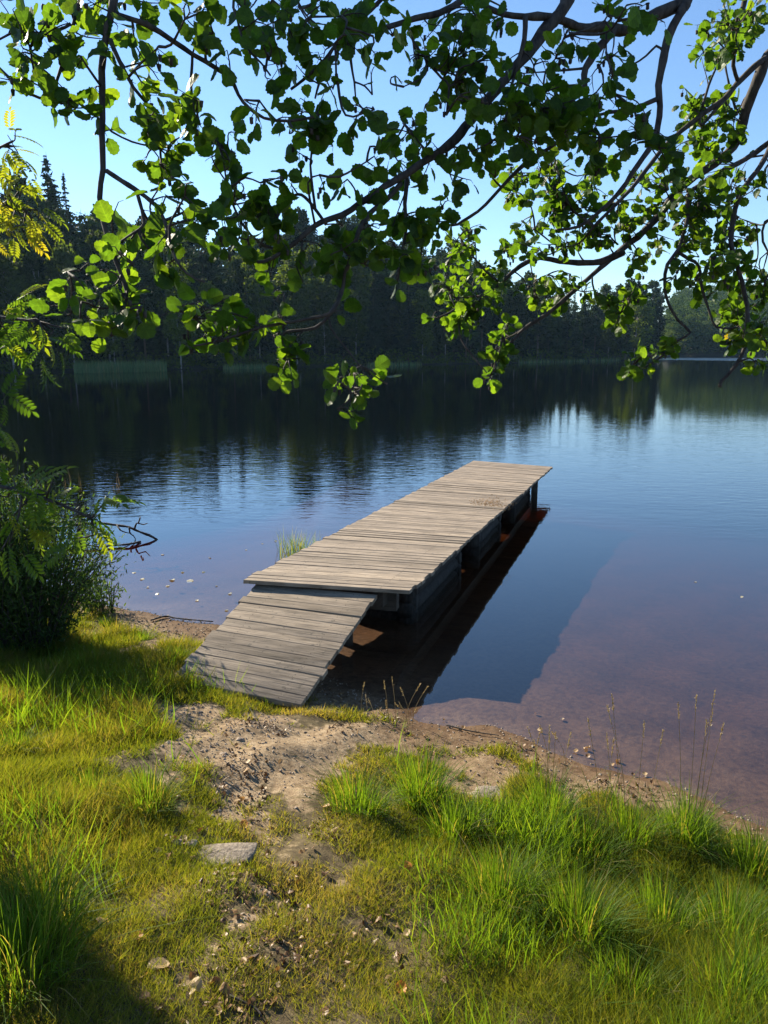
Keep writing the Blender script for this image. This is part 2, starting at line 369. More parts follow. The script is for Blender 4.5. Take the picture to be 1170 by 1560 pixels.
def warp(n, lim, fine, power=3.0):
    t = np.linspace(-1, 1, n); return np.sign(t) * (np.abs(t) * fine * 1.0 + (lim - fine) * np.abs(t) ** power)
gx = warp(420, 140, 6.0, 5.0); gy = warp(420, 140, 6.0, 5.0) + 4.0
GX, GY = np.meshgrid(gx, gy); GZ = zg(GX, GY)
GZ = GZ + 0.003 * RNG.normal(size=GZ.shape) * (shore(GX, GY) > .05)
g = Geo(); nx, ny = len(gx), len(gy)
idx = np.arange(nx * ny).reshape(ny, nx)
g.add(np.stack([GX, GY, GZ], -1).reshape(-1, 3), None, np.stack([idx[:-1, :-1], idx[:-1, 1:], idx[1:, 1:], idx[1:, :-1]], -1).reshape(-1, 4),
      sand=sand_at(GX, GY).ravel())
tag(g.build('ground', M_GROUND, smooth=True), kind='structure')

g = Geo(); W = 500.0
box(g, (0, W - 60, -4), 2 * W, 2 * W, 8)
wo = g.build('lake_water', M_WATER); tag(wo, kind='structure')

TH_D = [-80, -45, -27, -15, 0, 10, 18, 20.0, 21.2, 30, 60, 80]
D_D = [40, 72, 88, 95, 112, 133, 165, 178, 262, 275, 260, 200]
SL_D = [-80, -27, -15, 0, 10, 18, 20, 21.2, 60]
SL_V = [.12, .20, .17, .14, .10, .05, .02, .13, .13]
def shore_d(th): return np.interp(th, TH_D, D_D)
def hill_z(th, r):
    d = r - shore_d(th)
    return np.where(d < 0, np.maximum(d * .2, -6.5), np.minimum(d, np.where(th < 20.6, 62, 190)) * np.interp(th, SL_D, SL_V) * np.clip(d / 15, 0, 1) ** .5) + .6 * np.sin(th * .7) * np.sin(r * .07) * np.clip(d / 20, 0, 1) + .15 * (d > 0)
ths = np.concatenate([np.arange(-80, 18, 1.0), np.arange(18, 23, .2), np.arange(23, 81, 1.0)])
rs = np.concatenate([np.arange(70, 300, 3.0), np.arange(300, 520, 10.0), [600, 760, 900]])
TH, RR = np.meshgrid(ths, rs)
g = Geo(); ix = np.arange(TH.size).reshape(TH.shape)
t = np.radians(TH); HZ = hill_z(TH, RR)
g.add(np.stack([RR * np.sin(t), RR * np.cos(t), HZ], -1).reshape(-1, 3), None, np.stack([ix[:-1, :-1], ix[:-1, 1:], ix[1:, 1:], ix[1:, :-1]], -1).reshape(-1, 4))
tag(g.build('hills', M_HILL, smooth=True), kind='structure')

# ------------------------------------------------------------------ forest prototypes
def spruce(h, R, whorls, per, lo=.1, tw=7):
    g = Geo(); tv = []; tt = []
    for w in range(whorls):
        t = lo + (1 - lo) * (w + RNG.uniform(-.3, .3)) / whorls
        z = h * t; r = R * max(.03, (1 - t)) ** .8 * RNG.uniform(.75, 1.15)
        for b in range(max(3, int(per * (1 - .5 * t)))):
            a = RNG.uniform(0, 2 * np.pi); L_ = r * RNG.uniform(.6, 1.1); dr = np.array([np.cos(a), np.sin(a), 0]); sd = np.array([-np.sin(a), np.cos(a), 0])
            for k in range(tw):
                u = (k + RNG.uniform(.2, 1)) / tw
                base = dr * L_ * u + np.array([0, 0, z - .28 * L_ * u + .12 * L_ * u * u])
                s = (-1) ** k; ln = (.28 + .36 * (1 - u)) * min(L_, 1.7) * RNG.uniform(.7, 1.3) + .15
                tip = base + dr * ln * .6 + sd * s * ln * .6 + np.array([0, 0, -ln * RNG.uniform(.2, .7)])
                wd = ln * .5
                tv += [base - dr * wd, base + dr * wd, tip]; tt += [RNG.uniform(0, 1)] * 3
    for k in range(int(whorls * per * .9)):   # dense inner twigs
        t = RNG.uniform(lo, .96) ; r = R * (1 - t) ** .8 * RNG.uniform(.1, .6); a = RNG.uniform(0, 6.28); c = np.array([np.cos(a) * r, np.sin(a) * r, h * t]); q = RNG.normal(size=(3, 3)) * [.5, .5, .55] * (.35 + .9 * (1 - t)) * R / 3
        tv += [c + q[0], c + q[1], c + q[2]]; tt += [RNG.uniform(0, .5)] * 3
    for k in range(10):
        a = RNG.uniform(0, 6.28); z = h * (1 - .012 * k); e = np.array([np.cos(a) * .1 * k * h / 60, np.sin(a) * .1 * k * h / 60, -.1])
        tv += [np.array([0, 0, z + .3]), np.array([0, 0, z - .3]), np.array([0, 0, z]) + e]; tt += [.5] * 3
    g.add(np.array(tv), np.arange(len(tv)).reshape(-1, 3), tint=np.array(tt)); return g
def clumps(centers, sizes, n, leaf):
    g = Geo(); bv = np.array([[-.5, 0, 0], [.5, 0, 0], [.35, 1, .1], [-.3, .9, -.1]])
    for c, s in zip(centers, sizes):
        u = norm(RNG.normal(size=(n, 3))) * (RNG.uniform(.15, 1, (n, 1)) ** .5) * np.asarray(s)
        Rm = frames(RNG.normal(size=(n, 3)), RNG.normal(size=(n, 3)))
        scatter(g, bv, None, [[0, 1, 2, 3]], Rm, np.asarray(c) + u, leaf * RNG.uniform(.6, 1.3, n), tint=np.clip(RNG.normal(RNG.uniform(.3, .7), .2, n), 0, 1))
    return g
def pine(h, n=40, k=60):
    cs, ss = [], []
    for i in range(n):
        t = RNG.uniform(.45, 1); r = h * .16 * np.sqrt(max(.02, 1 - ((t - .62) / .42) ** 2)) * RNG.uniform(.3, 1); a = RNG.uniform(0, 6.28)
        cs.append((r * np.cos(a), r * np.sin(a), h * t)); ss.append(np.array([1, 1, .55]) * h * RNG.uniform(.04, .075))
    return clumps(cs, ss, k, h * .027), cs
def birch(h, n=60, k=60, w=.21):
    cs, ss = [], []
    for i in range(n):
        t = RNG.uniform(.22, 1); r = h * w * np.sqrt(max(.02, 1 - ((t - .55) / .48) ** 2)) * RNG.uniform(.2, 1); a = RNG.uniform(0, 6.28)
        cs.append((r * np.cos(a), r * np.sin(a), h * t)); ss.append(np.array([1, 1, 1.1]) * h * RNG.uniform(.045, .085))
    return clumps(cs, ss, k, h * .024), cs
def proto(name, geo, mleaf, h, r, mbark, limbs=None, label='', cat='tree', group=None, lean=.02):
    root = empty(name, (0, 0, 0), label, cat, group)
    tr = Geo(); top = np.array([RNG.normal() * lean * h, RNG.normal() * lean * h, h * .97])
    pth = smooth_path([(0, 0, -1.5), (0, 0, h * .3), tuple(top * [.5, .5, .65]), tuple(top)], h / 8)
    tube(tr, pth, r, r * .12, 6)
    for c in (limbs or [])[:18]:
        c = np.asarray(c); a = np.array([0, 0, c[2] * .8]); tube(tr, smooth_path([a, (a + c) / 2 + [0, 0, -.1], c], h / 10), r * .3, r * .06, 4)
    tr.build('trunk', mbark, root); geo.build('crown', mleaf, root); return root
LB_S = 'dark spruce in the shaded wood along the far shore'
LB_P = 'dark pine with a bare trunk in the shaded wood along the far shore'
LB_B = 'leafy broadleaf tree in the shaded wood along the far shore'
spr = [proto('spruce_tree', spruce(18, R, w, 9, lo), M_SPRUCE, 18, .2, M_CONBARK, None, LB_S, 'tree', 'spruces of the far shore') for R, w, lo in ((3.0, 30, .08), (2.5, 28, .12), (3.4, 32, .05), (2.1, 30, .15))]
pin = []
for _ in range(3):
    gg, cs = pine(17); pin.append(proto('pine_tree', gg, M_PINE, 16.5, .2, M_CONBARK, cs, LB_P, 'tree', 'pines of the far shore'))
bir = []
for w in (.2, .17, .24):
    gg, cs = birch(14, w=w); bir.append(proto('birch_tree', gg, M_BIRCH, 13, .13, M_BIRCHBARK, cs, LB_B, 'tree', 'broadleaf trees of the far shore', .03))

TOPX = [-400, -100, 0, 40, 75, 98, 120, 150, 190, 250, 300, 370, 420, 470, 520, 560, 620, 700, 760, 840, 880, 920, 960, 985, 1000]
TOPY = [300, 310, 305, 300, 290, 305, 290, 300, 325, 335, 345, 350, 352, 335, 325, 335, 345, 372, 405, 440, 440, 428, 425, 437, 445]
def th_px(th): return 585 + FPX * math.tan(rad(th)) * .976
used = set()
def put(kind, th, r, H, label=None, group=None):
    protos, h0 = {'s': (spr, 18), 'p': (pin, 17), 'b': (bir, 14)}[kind]
    k = random.randrange(len(protos)); src = protos[k]
    t = rad(th); z = float(hill_z(th, r)); loc = (r * math.sin(t), r * math.cos(t), z)
    sc = H / h0; wv = random.uniform(.85, 1.15)
    if (kind, k) not in used:
        used.add((kind, k)); o = src; o.location = loc; o.rotation_euler.z = random.uniform(0, 6.28); o.scale = (sc * wv, sc * wv, sc)
    else: o = copy_tree(src, loc, random.uniform(0, 6.28), (sc * wv, sc * wv, sc))
    if label: o['label'] = label
    if group: o['group'] = group
    elif label and 'group' in o: del o['group']
    return o
def top_z(px, r):
    y = np.interp(px, TOPX, TOPY); e = math.atan((780 - y) / FPX) - PITCH
    return CAM[2] + r * math.tan(e)
def shade_pine(base, lean, zb, zt, rx):
    """tall pine on the bank beyond the rowan; its crown leans over the water's edge"""
    z0 = float(zg(*base)) - .2; cs, ss = [], []
    for i in range(140):
        t = RNG.uniform(0, 1); w = math.sqrt(max(.03, 1 - (2 * t - .8) ** 2 / 1.5)); u, v = norm(RNG.normal(size=2)) * math.sqrt(RNG.uniform(0, 1)) * w
        cs.append((lean[0] + .682 * u * rx - .731 * v * 1.3, lean[1] + .731 * u * rx + .682 * v * 1.3, zb - z0 + t * (zt - zb))); ss.append(np.array([.5, .5, .3]))
    root = empty('pine_tree', (0, 0, 0), 'unseen leaning pine added outside the picture to shade the alder leaves', 'tree')
    top = np.array([lean[0], lean[1], zt - z0 - .5]); tr = Geo()
    tube(tr, smooth_path([(0, 0, -.3), (lean[0] * .15, lean[1] * .15, 3), (lean[0] * .6, lean[1] * .6, 6.5), (lean[0] * .95, lean[1] * .95, zb - z0 + 1), top], .3), .16, .03, 8, .03)
    for c in cs[::6]: c = np.array(c); a = np.array([lean[0] * .95, lean[1] * .95, max(c[2] - .4, 6.5)]); tube(tr, smooth_path([a, (a + c) / 2, c], .3), .035, .01, 5)
    tr.build('trunk', M_CONBARK, root); clumps(cs, ss, 70, .24).build('crown', M_PINE, root); root.location = (*base, z0)
shade_pine((-8.6, 7.6), (1.35, 1.45), 9.2, 13.5, 1.55)  # added out of view to keep sun off the upper alder leaves
cnt = 0
for row, (dr, sp) in enumerate([(3, 3.6), (8, 3.7), (15, 4.0), (26, 4.2), (40, 4.4)]):
    th = -37.0 + row * .7
    while th < 20.2:
        D = float(shore_d(th)); r = D + dr + random.uniform(-2.5, 2.5)
        tt = th + random.uniform(-.4, .4)
        if tt > 19.9: break
        px = th_px(tt); zt = top_z(px, r); z = float(hill_z(tt, r))
        H = zt - z
        if row < 2: H = H * random.uniform(.5, .8); kd = random.choices('spb', (5, 1, 5))[0]
        elif row == 2: H = H * random.uniform(.75, .95); kd = random.choices('spb', (6, 2, 3))[0]
        else: H = H * random.uniform(.86, 1.03); kd = random.choices('spb', (6, 4, 1))[0]
        H = max(5.0, min(H, 27))
        if kd == 'b': H = min(H, 15)
        put(kd, tt, r, H); cnt += 1
        th += math.degrees(sp * random.uniform(.75, 1.3) / r)
for px, py, r, lb in [(76, 262, 122, 'slim pointed spruce rising above the wood, first spire from the rowan branch'),
                      (120, 255, 118, 'tallest pointed spruce rising above the wood against the pale sky'),
                      (141, 277, 121, 'lower spruce top close beside the tallest pointed spruce'),
                      (470, 322, 135, 'airy pine top standing above the wood behind the hanging leaves'),
                      (529, 318, 135, 'small pointed spruce top seen in the gap under the long bough'),
                      (948, 423, 185, 'spruce top at the end of the dark wood beside the sunlit hill')]:
    th = math.degrees(math.atan((px - 585) / FPX / .976)); e = math.atan((780 - py) / FPX) - PITCH
    put('p' if 'pine' in lb else 's', th, r, CAM[2] + r / math.cos(rad(th)) ** 0 * math.tan(e) * math.cos(rad(th)) ** 0 - float(hill_z(th, r)), lb)

# the sunlit wood on the far hill and the scrub along the shore, each one mass
def lowtree(kind):
    if kind == 's': return spruce(15, 2.6, 14, 7, .06, 3)
    if kind == 'p': return pine(14, 14, 20)[0]
    return birch(12, 18, 22, .2)[0]
def merge(g, src, loc, sc, rz, tint_shift=0):
    c, s = math.cos(rz), math.sin(rz); M = np.array([[c, -s, 0], [s, c, 0], [0, 0, 1]])
    V = np.concatenate(src.v) @ M.T * sc + loc
    tn = np.concatenate([a for _, a in src.a['tint']])
    g.add(V, np.concatenate(src.f[3]) if src.f[3] else None, np.concatenate(src.f[4]) if src.f[4] else None, tint=np.clip(tn + tint_shift, 0, 1))
gS, gB = Geo(), Geo()
low = {k: [lowtree(k) for _ in range(3)] for k in 'spb'}
for i in range(2600):
    th = RNG.uniform(20.3, 42); r = 263 + 190 * RNG.uniform() ** 1.2
    if r < shore_d(th) + 2: continue
    kd = random.choices('spb', (4, 4, 2))[0]; t = rad(th)
    merge(gS if kd != 'b' else gB, random.choice(low[kd]), np.array([r * math.sin(t), r * math.cos(t), float(hill_z(th, r))]), np.array([1.3, 1.3, 1]) * RNG.uniform(.65, 1.05), RNG.uniform(0, 6.28), RNG.normal() * .3)
tag(gS.build('forest', M_PINE_SUNLIT), kind='stuff', label='sunlit conifer wood covering the far hill')
tag(gB.build('forest', M_BIRCH_SUNLIT), kind='stuff', label='paler broadleaf trees scattered in the sunlit wood')
gF = Geo()
for i in range(1700):
    th = RNG.uniform(-40, 19.6); D_ = float(shore_d(th)); r = D_ + RNG.uniform(9, 64); t = rad(th); z = float(hill_z(th, r)); H = min((top_z(th_px(th), r) - z) * RNG.uniform(.5, .9), 24)
    if H < 5: continue
    src = random.choice(low['s'] if RNG.uniform() < .7 else low['p']); merge(gF, src, np.array([r * math.sin(t), r * math.cos(t), z]), np.array([1.35, 1.35, 1]) * H / 15, RNG.uniform(0, 6.28), RNG.normal() * .35)
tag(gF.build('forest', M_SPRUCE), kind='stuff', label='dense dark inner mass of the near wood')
gU = Geo()
cs, ss = [], []
for th in np.arange(-42, 20, .42):
    r = float(shore_d(th)) + RNG.uniform(.5, 4); t = rad(th); hh = RNG.uniform(.8, 2.6)
    cs.append((r * math.sin(t), r * math.cos(t), hh * .45)); ss.append(np.array([1.4, 1.0, .9]) * hh * .8)
gU = clumps(cs, ss, 60, .32)
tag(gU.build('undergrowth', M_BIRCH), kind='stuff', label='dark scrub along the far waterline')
def reeds(name, spots, h, wd, n, label, kind, mtl=M_REED):
    g = Geo(); bv = np.array([[-.5, 0, 0], [.5, 0, 0], [.3, .6, 0], [-.3, .6, 0], [0, 1, 0]])
    loc = np.array(spots); k = len(loc)
    Rm = np.zeros((k, 3, 3)); ax = norm(np.stack([RNG.normal(0, .12, k), RNG.normal(0, .12, k), np.ones(k)], -1)); a = RNG.uniform(-.9, .9, k)
    nr = np.stack([np.sin(a), -np.cos(a), np.zeros(k)], -1); Rm = frames(nr, ax)
    hs = h * RNG.uniform(.55, 1.1, k); Rm[:, :, 1] *= hs[:, None]; Rm[:, :, 0] *= wd
    scatter(g, bv, [[3, 2, 4]], [[0, 1, 2, 3]], Rm, loc, np.ones(k), tint=RNG.uniform(0, 1, k))
    return tag(g.build(name, mtl), label, kind=kind)
sp = []
for i in range(1500):
    px = RNG.uniform(132, 268); th = math.degrees(math.atan((px - 585) / FPX / .976)); r = float(shore_d(th)) - RNG.uniform(2, 7); sp.append((r * math.sin(rad(th)), r * math.cos(rad(th)), -.05))
reeds('reeds', sp, 1.35, .05, 0, 'pale green reed bed in front of the far dark wood', 'stuff')
sp = []
for a, b, n in ((350, 420, 350), (560, 640, 300), (780, 930, 400)):
    for i in range(n):
        px = RNG.uniform(a, b); th = math.degrees(math.atan((px - 585) / FPX / .976)); r = float(shore_d(th)) - RNG.uniform(1, 5); sp.append((r * math.sin(rad(th)), r * math.cos(rad(th)), -.05))
reeds('reeds', sp, .8, .05, 0, 'thin far reeds at the foot of the dark wood', 'stuff')

# ------------------------------------------------------------------ dock and ramp
def bilerp(c, u, v):   # c: near-left, near-right, far-right, far-left
    return (c[0] * (1 - u) + c[1] * u) * (1 - v) + (c[3] * (1 - u) + c[2] * u) * v
def planks(corners, n, thick, gap, seed, jit=.012):
    rg = np.random.default_rng(seed); g = Geo(); c = [np.asarray(x, float) for x in corners]
    edges = np.cumsum(np.concatenate([[0], rg.uniform(.8, 1.25, n)])); edges /= edges[-1]
    Lm = np.linalg.norm(c[3] - c[0]); gw = gap / Lm
    for i in range(n):
        a, b = edges[i] + gw * rg.uniform(.2, .8), edges[i + 1] - gw * rg.uniform(.2, .8)
        j0, j1 = rg.normal(0, jit, 2); dz = rg.normal(0, .002); tl = rg.normal(0, .0022, 2)
        W_ = np.linalg.norm(c[1] - c[0])
        m = 5; us = np.linspace(-abs(j0) / W_, 1 + abs(j1) / W_, m); NL_ = []
        bv = .004; V = []; UV = []; bow = rg.normal(0, .004)
        ring = [(a, -thick), (a, -bv), (a + bv / Lm, 0), (b - bv / Lm, 0), (b, -bv), (b, -thick)]
        for k, u in enumerate(us):
            wv = rg.normal(0, .0012) + bow * (1 - (2 * u - 1) ** 2) * .5
            for (t_, z_) in ring:
                p = bilerp(c, u, t_ + wv / Lm) + np.array([0, 0, z_ + dz + tl[0] * (u - .5) + (tl[1] if t_ > (a + b) / 2 else 0)])
                V.append(p); UV.append((u * W_ + i * 3.7, (t_ - a) * Lm + z_ * .5 + i * .613, i * .37)); NL_.append((u, (t_ - a) / (b - a), z_))
        Q = []
        for k in range(m - 1):
            for e in range(6):
                e2 = (e + 1) % 6; Q.append((k * 6 + e, k * 6 + e2, (k + 1) * 6 + e2, (k + 1) * 6 + e))
        T = []
        for o_, fl in ((0, 1), ((m - 1) * 6, -1)):
            for e in range(1, 5): T.append((o_, o_ + e, o_ + e + 1)[::fl])
        g.add(V, T, Q, luv=np.array(UV), spot=np.array(NL_), tint=np.clip(rg.normal(.5, .22), 0, 1))
    return g
ZD, ZF = 0.60, 0.40
DC = [on_z(372, 884, ZD), on_z(622, 900, ZD), on_z(841, 711, ZF), on_z(722, 702, ZF)]
dock = empty('dock', (*((DC[0] + DC[1]) / 2)[:2], 0), 'long weathered grey plank dock reaching out over the lake', 'dock')
planks(DC, 82, .032, .0055, 3).build('deck', M_WOOD, dock)
def timber(g, a, b, w, h, i=0):
    a, b = np.asarray(a, float), np.asarray(b, float); d = b - a; Ln = np.linalg.norm(d); x = d / Ln; z = np.array([0, 0, 1.]) if abs(x[2]) < .9 else np.array([1., 0, 0]); y = norm(np.cross(z, x)); z = np.cross(x, y)
    loc = np.array([[p, q, r] for p in (0, 1) for q in (-.5, .5) for r in (-.5, .5)])
    V = a + np.outer(loc[:, 0] * Ln, x) + np.outer(loc[:, 1] * w, y) + np.outer(loc[:, 2] * h, z)
    g.add(V, None, [[0, 1, 3, 2], [4, 6, 7, 5], [0, 4, 5, 1], [2, 3, 7, 6], [0, 2, 6, 4], [1, 5, 7, 3]], luv=np.stack([loc[:, 0] * Ln + i * 2.3, loc[:, 1] * w + loc[:, 2] * h + i, loc[:, 2] * 0 + i], -1), tint=.5)
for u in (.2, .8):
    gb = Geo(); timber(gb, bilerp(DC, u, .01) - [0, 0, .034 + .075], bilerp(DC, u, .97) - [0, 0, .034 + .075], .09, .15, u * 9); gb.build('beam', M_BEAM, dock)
# crib piers of stacked logs under the deck
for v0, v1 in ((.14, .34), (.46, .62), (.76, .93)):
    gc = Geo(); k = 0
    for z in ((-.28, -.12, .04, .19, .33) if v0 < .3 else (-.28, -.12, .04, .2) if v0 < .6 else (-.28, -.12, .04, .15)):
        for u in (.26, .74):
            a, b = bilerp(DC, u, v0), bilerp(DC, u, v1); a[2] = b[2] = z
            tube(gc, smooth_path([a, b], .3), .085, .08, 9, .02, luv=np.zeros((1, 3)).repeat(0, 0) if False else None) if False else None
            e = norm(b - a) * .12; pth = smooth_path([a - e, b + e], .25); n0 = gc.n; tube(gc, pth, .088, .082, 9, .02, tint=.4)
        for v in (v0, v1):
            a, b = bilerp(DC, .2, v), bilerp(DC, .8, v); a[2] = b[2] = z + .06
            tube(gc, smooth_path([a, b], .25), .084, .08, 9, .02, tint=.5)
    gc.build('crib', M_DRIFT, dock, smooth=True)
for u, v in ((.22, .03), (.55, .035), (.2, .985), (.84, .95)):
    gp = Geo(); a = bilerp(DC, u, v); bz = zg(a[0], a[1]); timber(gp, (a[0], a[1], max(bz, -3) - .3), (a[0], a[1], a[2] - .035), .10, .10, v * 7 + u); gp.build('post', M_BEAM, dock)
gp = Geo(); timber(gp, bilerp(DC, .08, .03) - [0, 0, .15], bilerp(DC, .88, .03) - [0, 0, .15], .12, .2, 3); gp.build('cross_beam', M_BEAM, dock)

ra, rb = on_ground(262, 1033), on_ground(455, 1075)
ra, rb = on_z(262, 1033, zg(ra[0], ra[1]) + .05), on_z(455, 1073, zg(rb[0], rb[1]) + .06)
RC = [ra, rb, on_z(572, 905, ZD - .045), on_z(396, 888, ZD - .045)]
rampo = empty('boarding_ramp', ra * .5 + rb * .5 - [0, 0, .05], 'sloping grey plank ramp leading from the sandy bank up to the dock', 'ramp')
planks(RC, 13, .035, .004, 11, .016).build('planking', M_RAMP, rampo)
for u in (.12, .88):
    gb = Geo(); timber(gb, bilerp(RC, u, .06) - [0, 0, .036 + .05], bilerp(RC, u, .99) - [0, 0, .036 + .05], .07, .1, u * 5); gb.build('stringer', M_BEAM, rampo)

# ------------------------------------------------------------------ alder over the camera
def alder_leaf(curl, fold):
    ys = np.array([0, .14, .34, .56, .78, .93]); ws = np.array([.05, .29, .42, .45, .36, .16])
    V = []; UVs = []
    for y in ys: V.append((0, y, 0)); UVs.append((0, y, 0))
    for s in (-1, 1):
        for i, (y, w) in enumerate(zip(ys, ws)):
            V.append((s * w, y + .06 * w, fold * w)); UVs.append((s * w, y, 0))
        for i in range(5):
            y = (ys[i] + ys[i + 1]) / 2; w = (ws[i] + ws[i + 1]) / 2 * .87
            V.append((s * w, y + .05 * w, fold * w)); UVs.append((s * w, y, 0))
    V = np.array(V, float); tris = []
    for k, s in enumerate((-1, 1)):
        e0 = 6 + k * 11; m0 = e0 + 6
        for i in range(5):
            a, b, c, d, m = i, i + 1, e0 + i, e0 + i + 1, m0 + i
            fs = [(a, b, m), (a, m, c), (b, d, m)]
            tris += fs if s > 0 else [f[::-1] for f in fs]
    V[:, 2] += curl * (V[:, 1] - .4) ** 2 - .12 * curl + .02 * np.sin(V[:, 0] * 9 + V[:, 1] * 7)
    V[:, 1] -= -.08
    return V, np.array(tris), np.array(UVs)
ALD = [alder_leaf(-.25, .12), alder_leaf(.15, .25), alder_leaf(-.5, -.08), alder_leaf(-.9, .35), alder_leaf(.4, .1)]

class Bough:
    def __init__(s): s.wood = Geo(); s.leaf = [[], [], [], []]; s.samples = []
    def branch(s, pts, r0, r1, sides=8, bumps=.05):
        pth = smooth_path([P(*p) for p in pts] if len(pts[0]) == 3 and abs(pts[0][0]) > 20 or True else pts, .03)
        pth = pth + np.cumsum(RNG.normal(0, .0012, pth.shape), 0) * np.sin(np.linspace(0, np.pi, len(pth)))[:, None]
        tube(s.wood, pth, r0, r1, sides, bumps)
        s.samples += [(q, pth[min(i + 1, len(pth) - 1)] - pth[max(i - 1, 0)]) for i, q in enumerate(pth)]
        return pth
    def leaf_at(s, pos, ax, size):
        n = norm(RNG.normal(size=3) * .8 + np.array([0.1, -.5, .5])); s.leaf[0].append(pos); s.leaf[1].append(n); s.leaf[2].append(ax); s.leaf[3].append(size)
    def twig(s, a, b, nleaf, size, r=.0022):
        a, b = np.asarray(a), np.asarray(b); Ln = np.linalg.norm(b - a); mid = (a + b) / 2 + RNG.normal(0, .1, 3) * Ln + [0, 0, .06 * Ln]
        pth = smooth_path([a, mid, b], .02); tube(s.wood, pth, r * (1 + Ln * 2), .0011, 5, .06); d0 = norm(b - a)
        for k in range(nleaf):
            t = 1 - (k / max(1, nleaf)) * min(.85, .13 / max(Ln, .05) + .1) * RNG.uniform(.7, 1)
            q = pth[int(t * (len(pth) - 1))]; ax = norm(d0 * .5 + RNG.normal(0, .75, 3) + [0, 0, -.4])
            pet = q + ax * .012; tube(s.wood, [q, q + ax * .006, pet], .0009, .0007, 3); s.leaf_at(pet - ax * .005 * 0, ax, size * RNG.uniform(.55, 1.2))
        if RNG.uniform() < .25:   # a few small dark cones
            for _ in range(RNG.integers(1, 4)):
                q = pth[-1] if len(pth) < 3 else pth[RNG.integers(len(pth) // 2, len(pth))]; e = q + RNG.normal(0, .012, 3) + [0, 0, -.012]
                tube(s.wood, [q, e, e + [0, 0, -.004], e + [0, 0, -.012], e + [0, 0, -.016]], .001, .001, 5); tube(s.wood, [e, e + [0, 0, -.004], e + [0, 0, -.011], e + [0, 0, -.014]], .0055, .004, 6, .1)
    def blob(s, px, py, rp, d, n, size):
        c = P(px, py, d); R_ = rp * d / FPX; smp = np.array([q for q, _ in s.samples]); n = max(1, int(round(n)))
        i = np.argsort(np.linalg.norm(smp - c, axis=1))[:6]; left = n
        hub = None; a = smp[i[0]]; Ln = np.linalg.norm(c - a)
        if Ln > R_ * 1.3 + .03:
            hub = a + (c - a) * max(0.2, 1 - R_ * .9 / Ln) + RNG.normal(0, .02, 3); pth = smooth_path([a, (a + hub) / 2 + RNG.normal(0, .12, 3) * Ln, hub], .025); tube(s.wood, pth, .003 + .006 * Ln, .002, 5, .06)
            s.samples += [(q, hub - a) for q in pth]
        while left > 0:
            k = min(left, int(RNG.integers(3, 7))); left -= k
            tgt = c + RNG.normal(size=3) * R_ * [.5, .8, .5]
            s.twig(hub if hub is not None else smp[i[RNG.integers(0, len(i))]], tgt, k, size)
    def build(s, root):
        bo = s.wood.build('branch', M_BARK, root, smooth=True)
        if not s.leaf[0]: return
        g = Geo(); loc, nr, ax, sz = map(np.array, s.leaf); which = RNG.integers(0, 5, len(loc)); tn = np.clip(RNG.beta(2.2, 2.4, len(loc)), 0, .93); tn[RNG.uniform(size=len(loc)) < .0015] = 1
        for k in range(5):
            m = which == k
            if m.any(): scatter(g, ALD[k][0], ALD[k][1], None, frames(nr[m], ax[m]), loc[m], sz[m], tint=tn[m], luv_v=ALD[k][2])
        g.build('foliage', M_ALDER, bo)

TRUNK = np.array([3.5, 1.0, 0]); TRUNK[2] = zg(3.5, 1.0)
alder = empty('alder_tree', TRUNK, 'overhanging alder whose dark boughs and round green leaves frame the lake view', 'tree')
gt = Geo(); tpth = smooth_path([TRUNK - [0, 0, .3], TRUNK + [-.1, .1, 1.2], TRUNK + [-.3, .25, 2.6], TRUNK + [-.4, .3, 4.0], TRUNK + [-.7, .2, 6.0], TRUNK + [-.9, .1, 8.0]], .15)
tube(gt, tpth, .17, .05, 12, .04); gt.build('trunk', M_BARK, alder, smooth=True)
def trunk_at(z): return tpth[np.argmin(np.abs(tpth[:, 2] - z))]

def leaders(b, start, pts3, r0, r1):
    """a limb from the trunk (world points) ending at the branch start"""
    pth = smooth_path([np.asarray(q, float) for q in pts3] + [np.asarray(start, float)], .06); tube(b.wood, pth, r0, r1, 9, .04); b.samples += [(q, pth[1] - pth[0]) for q in pth[len(pth) // 2:]]

def W(d, w): return w / 2 * d / FPX
BOUGHS = []
# --- bough A: the hanging one over the left
A = Bough(); BOUGHS.append(A); d = 1.8
s0 = P(235, -140, 1.85); leaders(A, s0, [trunk_at(4.9), (1.9, 1.4, 4.75), (.4, 1.7, 4.4)], .045, W(d, 15))
A.branch([(235, -140, 1.85), (195, -60, 1.82), (178, -10, d), (172, 20, d), (163, 65, d), (159, 110, d), (161, 160, d), (160, 205, d), (162, 260, d), (158, 300, d), (165, 340, d), (180, 385, d), (191, 420, d), (197, 445, d), (192, 470, d), (180, 487, d), (170, 512, d)], W(d, 15), W(d, 4))
A.branch([(162, 260, d), (185, 275, d), (207, 288, d), (222, 300, d), (238, 315, d), (250, 337, d), (257, 370, d - .05), (268, 397, d - .1), (285, 418, d - .1), (312, 430, d - .1)], W(d, 8), W(d, 3))
A.branch([(207, 288, d), (216, 320, d), (219, 340, d), (212, 348, d), (217, 366, d), (228, 380, d)], W(d, 6), W(d, 3))
A.branch([(168, 60, d), (180, 88, d), (196, 118, d), (215, 146, d), (231, 168, d + .05), (233, 200, d + .05), (229, 228, d + .05)], W(d, 7), W(d, 3))
A.branch([(176, 22, d), (225, 38, d), (262, 62, d + .05), (297, 86, d + .1), (332, 110, d + .1), (352, 126, d + .1), (363, 151, d + .1), (380, 170, d + .1), (402, 183, d + .1), (440, 186, d + .1), (478, 178, d + .1)], W(d, 9), W(d, 4))
A.branch([(293, 85, d + .1), (293, 110, d + .1), (293, 136, d + .1), (300, 165, d + .1), (305, 190, d + .1)], W(d, 5), W(d, 3))
